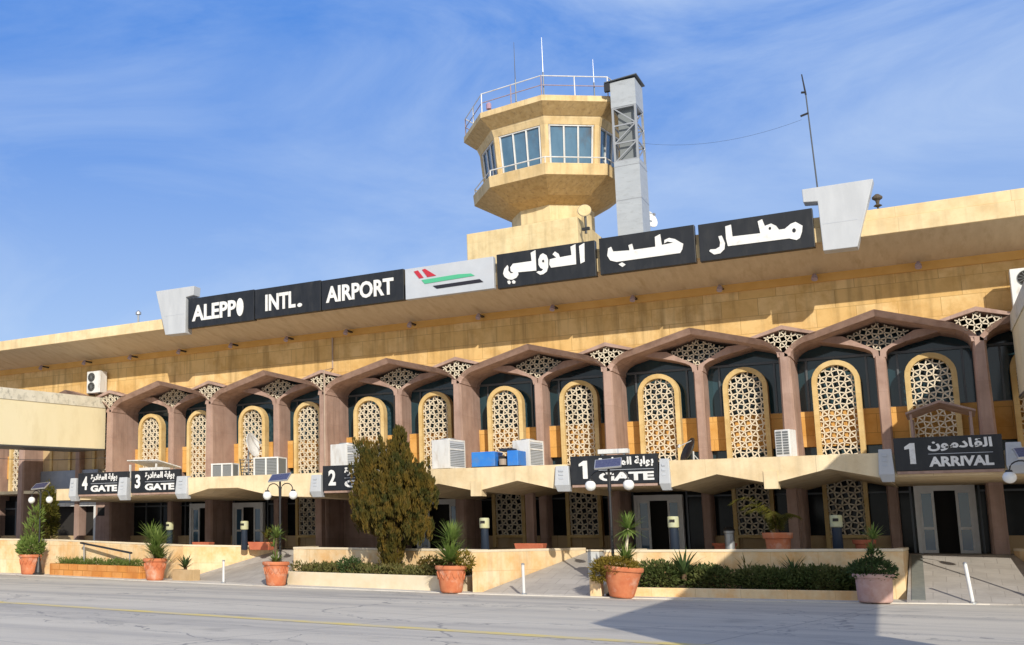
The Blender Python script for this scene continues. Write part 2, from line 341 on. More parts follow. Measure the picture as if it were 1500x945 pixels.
def kerbY(x):
    for (a,b),(c,d) in zip(KP, KP[1:]):
        if a <= x <= c: return b+(d-b)*(x-a)/(c-a)
    return KP[0][1] if x < KP[0][0] else KP[-1][1]
g = MB(); g.xy([(x,y-.25) for x,y in KP]+[(12,6),(-60,6)], -.05, .025)
kind(g.build('pavement', mat('pale_concrete', (.66,.62,.56), (.58,.545,.49), scale=1.2, bump=.25, c3=(.44,.41,.37), s3=1.5)), 'structure')
YP = [(-60,-14.5),(-40,-17.0),(-30,-18.2),(-20.3,-19.05),(-12.4,-20.0),(-6.4,-20.6),(-2,-20.9),(6,-21.2)]
g = MB()
g.add([(x,y-.2,.005) for x,y in YP]+[(x,y+.2,.005) for x,y in YP], [(i,i+1,i+1+len(YP),i+len(YP)) for i in range(len(YP)-1)])
kind(g.build('road_marking', linemat()), 'structure')

# ------------------------------------------------------------------ lattice generator (squares and triangles)
def tiling(a, x0, x1, z0, z1, ox=0., oz=0.):
    Lc = a*math.sqrt(2+math.sqrt(3)); pts = {}
    for i in range(int((x0-ox)/Lc)-2, int((x1-ox)/Lc)+3):
        for j in range(int((z0-oz)/Lc)-2, int((z1-oz)/Lc)+3):
            for sx, sz, th in ((0,0,15),(.5,.5,-15)):
                for k in range(4):
                    t = R(45+th+90*k)
                    x = ox+(i+sx)*Lc+a*.70711*cos(t); z = oz+(j+sz)*Lc+a*.70711*sin(t)
                    pts[(round(x,3),round(z,3))] = 1
    P = list(pts); E = []
    for i in range(len(P)):
        for j in range(i+1, len(P)):
            d = math.hypot(P[i][0]-P[j][0], P[i][1]-P[j][1])
            if abs(d-a) < .02*a: E.append((P[i],P[j]))
    return E
def lattice(inside, x0, x1, z0, z1, a, w, y0, y1, ox=0., oz=0.):
    mb = MB()
    for p, q in tiling(a, x0, x1, z0, z1, ox, oz):
        if inside(p) or inside(q):
            p2, q2 = p, q
            if not inside(p): p2 = clip(q, p, inside)
            if not inside(q): q2 = clip(p, q, inside)
            mb.barxz(p2, q2, w, y0, y1)
    return mb
def clip(a, b, inside):
    lo, hi = 0., 1.
    for _ in range(8):
        m = (lo+hi)/2
        if inside((a[0]+(b[0]-a[0])*m, a[1]+(b[1]-a[1])*m)): lo = m
        else: hi = m
    return (a[0]+(b[0]-a[0])*lo, a[1]+(b[1]-a[1])*lo)
def inpoly(poly):
    def f(p):
        c = False; n = len(poly)
        for i in range(n):
            (x1,z1),(x2,z2) = poly[i], poly[(i+1)%n]
            if (z1 > p[1]) != (z2 > p[1]) and p[0] < (x2-x1)*(p[1]-z1)/(z2-z1)+x1: c = not c
        return c
    return f

# ------------------------------------------------------------------ terminal building
B = thing('terminal_building', 'long ochre stone airport terminal with a row of pointed mauve arches', 'building', (0,0,0))
FX = [6.8, 1.08, -4.2, -9.88, -15.55, -21.45, -27.2, -32.95, -38.65, -44.4, -50.1]
MX = [(a+b)/2 for a, b in zip(FX, FX[1:])]
XL, XR = -62., 16.
# upper wall, its lower edge running inside the arch hoods
poly = [(XL,10.0),(XR,10.0),(XR,8.3)]
for i, fx in enumerate(FX):
    poly += [(fx+.72,8.13),(fx,8.39),(fx-.72,8.13)]
    if i < len(MX): poly.append((MX[i],8.58))
poly.append((XL,8.3))
MB().xz(poly, .35, .55).build('upper_wall', M['wall'], B)
MB().box(XL,XR,.28,.56,9.9,10.17).build('beam', M['beam'], B)
g = MB(); g.add([(XL,.3,10.165),(XR,.3,10.165),(XR,-2.18,10.62),(XL,-2.18,10.62),(XL,.3,10.3),(XR,.3,10.3),(XR,-2.18,10.75),(XL,-2.18,10.75)],
      [(0,3,2,1),(4,5,6,7),(0,1,5,4),(1,2,6,5),(2,3,7,6),(3,0,4,7)])
g.build('soffit', M['soffit'], B)
MB().box(XL,XR,-2.2,-1.9,10.61,11.08).build('fascia', M['fascia'], B, bev=.02)
MB().box(-14.,XR,-2.14,-1.7,11.085,11.43).build('parapet', M['fascia'], B, bev=.02)
MB().box(XL,XR,-1.85,22,10.78,11.02).build('roof', mat('roof_grey', (.35,.33,.30)), B)
MB().box(XL,XR,20,20.3,0,10.77).box(XL,XL+.3,1.8,20,0,10.77).box(XR-.3,XR,1.8,20,0,10.77).build('rear_wall', M['wall'], B)
# fins, mullions, arches
YF = -.38
def fin(xc, parent):
    g = MB(); vs = []
    for z, k in ((1.1,1.25),(4.5,1.18),(6.6,1.0),(7.56,.95)):
        vs += [(xc-.12*k,YF,z),(xc+.12*k,YF,z),(xc+.17*k,YF+.09,z),(xc+.17*k,1.6,z),(xc-.17*k,1.6,z),(xc-.17*k,YF+.09,z)]
    fs = [(0,5,4,3,2,1),(18,19,20,21,22,23)]
    for r in range(3): fs += [(r*6+k, r*6+(k+1)%6, r*6+6+(k+1)%6, r*6+6+k) for k in range(6)]
    g.add(vs, fs); return g.build('fin', M['fin'], parent)
def tri_lattice(xc, poly, y0, y1, ox):
    return lattice(inpoly(poly), xc-1.2, xc+1.2, 7.3, 8.6, .18, .034, y0, y1, xc+ox, 8.02)
for fx in FX:
    fin(fx, B)
    ar = MB().xz([(fx-.98,8.15),(fx,8.46),(fx+.98,8.15),(fx+.80,8.105),(fx,8.325),(fx-.80,8.105)], YF-.04, .5).build('small_hood', M['fin'], B)
    pl = [(fx-.66,8.08),(fx,8.3),(fx+.66,8.08),(fx,7.55)]
    tri_lattice(fx, pl, YF+.07, YF+.15, 0.).build('triangle_lattice', M['lattice'], ar)
for i, mx in enumerate(MX):
    xr, xl = FX[i], FX[i+1]
    h = (xr-xl)/2
    low = [(.19,7.42),(.205,7.55),(.26,7.66),(.38,7.765),(.55,7.86),(.85,7.943),(h,8.5)]
    upp = [(.012,7.42),(.02,7.56),(.16,7.73),(.36,7.90),(.62,8.045),(.92,8.145),(h,8.69)]
    pr = [(xl+a,b,xl+c,d) for (a,b),(c,d) in zip(low,upp)]+[(xr-a,b,xr-c,d) for (a,b),(c,d) in list(zip(low,upp))[-2::-1]]
    vs = []; fs = []; n = len(pr)
    for k, (a, b, c, d) in enumerate(pr):
        q = .0 if k in (0,n-1) else (.06 if k in (1,n-2) else .20)   # the front edge of the hood leans back underneath
        vs += [(a,YF+q,b),(c,YF,d),(a,1.58,b),(c,1.58,d)]
    for k in range(n-1):
        o = 4*k; fs += [(o,o+4,o+5,o+1),(o+2,o+3,o+7,o+6),(o,o+2,o+6,o+4),(o+1,o+5,o+7,o+3)]
    fs += [(0,1,3,2),(4*n-4,4*n-2,4*n-1,4*n-3)]
    ar = MB().add(vs, fs).build('arch_hood', M['fin'], B)
    g = MB().xy([(mx-.11,.62),(mx+.11,.62),(mx+.15,.69),(mx+.15,1.6),(mx-.15,1.6),(mx-.15,.69)], 1.1, 7.34)
    for s in (-1, 1):
        q = [(.17,7.3),(.19,7.45),(.25,7.54),(.4,7.63),(.8,7.77),(1.85,8.02),(1.7,8.13),(1.0,8.09),(.03,7.53),(.01,7.3)]
        g.xz([(mx+s*x,z) for x,z in q], .65, 1.58)
    mu = g.build('mullion', M['fin'], B)
    pl = [(mx-1.02,8.06),(mx,8.46),(mx+1.02,8.06),(mx,7.5)]
    tri_lattice(mx, pl, .86, .94, .11).build('triangle_lattice', M['lattice'], mu)
# window half bays
HB = []
for i, mx in enumerate(MX): HB += [(mx,FX[i]),(FX[i+1],mx)]
HC = [(a+b)/2 for a, b in HB]
WO, WI = .70, .55
def arch_pts(r, z0, zt, n=14):
    zc = zt-r
    return [(-r,z0)]+[(-r*cos(pi*k/n), zc+r*sin(pi*k/n)) for k in range(n+1)]+[(r,z0)]
def arch_frame(z0, zt):
    o = arch_pts(WO, z0, zt); q = arch_pts(WI, z0, zt-.16); g = MB(); n = len(o); y0, y1 = .9, 1.24
    vs = [(x,y0,z) for x,z in o]+[(x,y0,z) for x,z in q]+[(x,y1,z) for x,z in o]+[(x,y1,z) for x,z in q]
    fs = []
    for k in range(n-1):
        fs += [(k,k+1,n+k+1,n+k), (2*n+k,3*n+k,3*n+k+1,2*n+k+1), (k,2*n+k,2*n+k+1,k+1), (n+k,n+k+1,3*n+k+1,3*n+k)]
    return g.add(vs, fs)
ap = arch_pts(WI+.015, 3.86, 7.21)
LAT = lattice(inpoly(ap), -.6, .6, 3.86, 7.3, .19, .036, 1.04, 1.11, .0, 4.0)
lat_first = None
for h, (xa, xb) in enumerate(HB):
    xc = HC[h]
    if lat_first is None:
        fr = arch_frame(3.86, 7.37).build('window_surround', M['frame'], B); fr.location = (xc,0,0)
        la = LAT.build('lattice_screen', M['lattice'], fr); lat_first = fr
    else:
        dup(lat_first, B, (xc,0,0))
    gl = MB().box(xa,xb,1.6,1.64,3.87,8.62).build('window_glass', M['glass'], B)
    g = MB().box(xa,xb,1.52,1.6,7.5,7.58).box(xa,xb,1.52,1.6,5.74,5.8)
    for dx in (-.88,.88): g.box(xc+dx-.03,xc+dx+.03,1.525,1.6,5.8,7.5)
    g.build('glazing_bar', M['darkalu'], gl)
    MB().box(xa+.1,xb-.1,1.38,1.5,4.58,5.76).build('spandrel', M['dado'], B)
# ground storey under the canopies
FL = 1.12
def low_screen(xc, w, z0, z1, y):
    g = MB().box(xc-w-.12,xc-w,y-.1,y+.2,z0-.45,z1+.1).box(xc+w,xc+w+.12,y-.1,y+.2,z0-.45,z1+.1).box(xc-w,xc+w,y-.1,y+.2,z0-.1,z0)
    f = g.build('screen_surround', M['frame'], B)
    lattice(lambda p: abs(p[0]-xc) < w+.01 and z0-.01 < p[1] < z1+.1, xc-w-.2, xc+w+.2, z0-.2, z1+.3, .20, .042, y-.02, y+.06, xc, z0+.1).build('lattice_screen', M['lattice'], f)
    return f
def doorway(xc, w, zt, open_=True):
    y = 1.15
    g = MB().box(xc-w,xc-w+.11,y-.12,y+.1,FL,zt).box(xc+w-.11,xc+w,y-.12,y+.1,FL,zt).box(xc-w+.11,xc+w-.11,y-.12,y+.1,zt-.2,zt)
    f = g.build('doorway', M['doorgrey'], B)
    for s in (-1, 1):
        a, b = sorted((xc+s*(w-.11), xc+s*(w-.52)))
        l = MB().box(a,a+.07,y-.05,y,FL,zt-.2).box(b-.07,b,y-.05,y,FL,zt-.2).box(a+.07,b-.07,y-.05,y,FL,FL+.09).box(a+.07,b-.07,y-.05,y,FL+.72,FL+.8).box(a+.07,b-.07,y-.05,y,zt-.28,zt-.2)
        l.build('door_leaf', M['doorgrey'], f)
        MB().box(a+.07,b-.07,y-.03,y-.02,FL+.09,zt-.28).build('door_glass', M['glassb'], f)
    MB().box(xc-w+.52,xc+w-.52,y+1.6,y+1.65,FL,zt).build('shade_panel', M['dark'], f)  # dark sheet painted as the unlit depth behind the door
    return f
def shop(xa, xb, bars=2, base=True):
    g = MB().box(xa,xb,1.35,1.39,FL,3.45).build('ground_glass', M['lowglass'], B)
    m = MB()
    for k in range(bars+1):
        x = xa+.1+(xb-xa-.2)*k/bars; m.box(x-.03,x+.03,1.27,1.35,FL,3.4)
    m.box(xa+.13,xb-.13,1.275,1.35,3.0,3.06)
    m.build('glazing_bar', M['darkalu'], g)
    if base: MB().box(xa,xb,1.1,1.26,FL,1.66).build('base_course', M['dadolow'], B)
for h, (xa, xb) in enumerate(HB):
    xc = HC[h]
    k = h-2                                             # 0 is the half bay of the arrival door
    if k in (1, 2, 4, 5, 8):
        shop(xa, xb, 3); low_screen(xc, .52, 1.68, 3.42, 1.0)
    elif k == 0: doorway(xc+.05, .80, 3.24); shop(xa, xc-.75, 1, False); shop(xc+.85, xb, 1, False)
    elif k == 3: doorway(xc-.25, .82, 3.08); shop(xa, xc-1.07, 1, False); shop(xc+.57, xb, 1, False)
    elif k == 6: doorway(xc, .95, 3.08); shop(xa, xc-.95, 1, False); shop(xc+.95, xb, 1, False)
    elif k == 9: doorway(xc-.3, .8, 3.1); shop(xa, xc-1.1, 2); shop(xc+.5, xb, 1)
    elif k == 10: doorway(xc+.25, .85, 3.1); shop(xa, xc-.6, 2); shop(xc+1.1, xb, 1)
    elif k == 7:
        MB().box(xa,xb,1.0,1.3,FL,3.45).build('plaster_infill', M['fin'], B)
    else: shop(xa, xb, 3)
MB().box(XL,XR,1.66,1.9,0,10.2).build('light_stop_wall', M['dark'], B)  # dark wall added behind the glazing to stop light
MB().box(XL,-46.,1.2,1.6,0,8.5).build('side_wall', M['dadolow'], B)
# shopfront below the left bridge
g = MB().box(-38.4,-34.6,.8,1.1,3.26,4.85).build('shutter_box', mat('grey_blue_metal', (.24,.26,.30), (.30,.32,.36), scale=2.5, rough=.4, metal=.3), B)
MB().box(-36.3,-34.9,.72,.8,4.18,4.34).build('strip_light', M['whitepaint'], g)
MB().box(-38.4,-34.6,.7,1.0,3.08,3.25).box(-34.75,-34.6,.72,1.0,1.0,3.08).build('opening_frame', M['whitepaint'], B)
MB().box(-38.6,-34.4,1.0,1.5,4.86,6.0).build('plaster_infill', M['dadolow'], B)
MB().box(-38.4,-34.76,1.2,1.3,0,3.08).build('shade_panel', M['dark'], B)  # near black sheet, colour stands in for shade inside the opening
MB().box(-34.6,-33.2,.7,1.2,1.0,3.4).build('side_pier', M['fin'], B)
MB().box(-34.45,-33.7,.66,.7,2.6,3.0).build('dark_vent', M['dark'], B)
# canopies: folded plates, extruded from front to back
def canopy(x0, x1, low, top, tabs=()):
    c = MB().xz([(x1,top),(x0,top)]+low, -5.5, 1.5).build('canopy', M['canopy'], B)
    for a, b, z in tabs: MB().box(a,b,-5.53,-5.1,z,z+.5).build('drip_block', M['canopy'], c)
    return c
canopy(-6.9, -1.4, [(-6.9,3.05),(-5.6,3.40),(-4.2,3.1),(-2.75,3.46),(-1.4,3.15)], 3.84, [(-4.38,-4.02,2.95)])
canopy(-15.45, -9.9, [(-15.45,3.0),(-14.2,3.36),(-12.87,3.08),(-11.5,3.38),(-9.9,3.0)], 3.84, [(-13.06,-12.69,2.92)])
canopy(-24.5, -18.6, [(-24.5,3.18),(-23.5,3.42),(-22.2,3.42),(-20.6,3.08),(-18.6,3.0)], 3.86)
for a, b in ((-1.39,6.2),(-9.89,-6.91),(-18.59,-15.46),(-30.6,-24.51)):
    MB().xz([(a,3.2),(b,3.2),(b,3.8),(a,3.8)], -5.35, 1.5).build('canopy', M['canopy'], B)
MB().box(-44.5,6.4,-.3,1.5,3.7,3.85).build('ledge', M['canopy'], B)
MB().box(-33.3,-30.61,-3.4,1.5,3.2,3.7).build('canopy', M['canopy'], B)  # extra canopy piece, added to shade the wall beneath
MB().tube([(-21.3,.3,9.9),(-21.3,.3,8.6),(-21.3,YF-.06,8.42),(-21.3,YF-.06,3.8)], .035, 8).build('downpipe', mat('faded_pipe', (.46,.36,.29), (.38,.29,.23), scale=3), B)
# pillars under the canopy
for x in (-12.6,-4.2,-21.2): MB().box(x-.14,x+.14,-1.2,-.9,FL,3.3).build('canopy_pillar', M['fin'], B)
# ------------------------------------------------------------------ lettering
def glyphs(body, bold=.02):
    c = bpy.data.curves.new('lettering', 'FONT'); c.body = body; c.size = 1; c.offset = bold; c.resolution_u = 3; c.extrude = 0
    o = bpy.data.objects.new('lettering', c); COL.objects.link(o)
    dg = bpy.context.evaluated_depsgraph_get(); dg.update()
    me = bpy.data.meshes.new_from_object(o.evaluated_get(dg))
    vs = [(v.co.x, v.co.y) for v in me.vertices]; fs = [tuple(p.vertices) for p in me.polygons]
    bpy.data.objects.remove(o); bpy.data.curves.remove(c); bpy.data.meshes.remove(me)
    return vs, fs
def fit(gl, x0, x1, z0, z1):
    vs, fs = gl; xs = [v[0] for v in vs]; zs = [v[1] for v in vs]; a, b, c, d = min(xs), max(xs), min(zs), max(zs)
    return [(x0+(x-a)/(b-a)*(x1-x0), z0+(z-c)/(d-c)*(z1-z0)) for x, z in vs], fs
def letters(sets, y, th, name, m, parent):
    bm = bmesh.new()
    for vs, fs in sets:
        V = [bm.verts.new((x, y, z)) for x, z in vs]
        for f in fs:
            try: bm.faces.new([V[i] for i in f])
            except ValueError: pass
    bmesh.ops.remove_doubles(bm, verts=bm.verts, dist=1e-4)
    bmesh.ops.recalc_face_normals(bm, faces=bm.faces)
    r = bmesh.ops.extrude_face_region(bm, geom=list(bm.faces))
    bmesh.ops.translate(bm, verts=[v for v in r['geom'] if isinstance(v, bmesh.types.BMVert)], vec=(0,-th,0))
    me = bpy.data.meshes.new(name); bm.to_mesh(me); bm.free(); me.materials.append(m)
    o = bpy.data.objects.new(name, me); COL.objects.link(o); o.parent = parent; return o
def ngon(poly): return (list(poly), [tuple(range(len(poly)))])
def ell(cx, cz, rx, rz, n=18): return ngon([(cx+rx*cos(2*pi*k/n), cz+rz*sin(2*pi*k/n)) for k in range(n)])
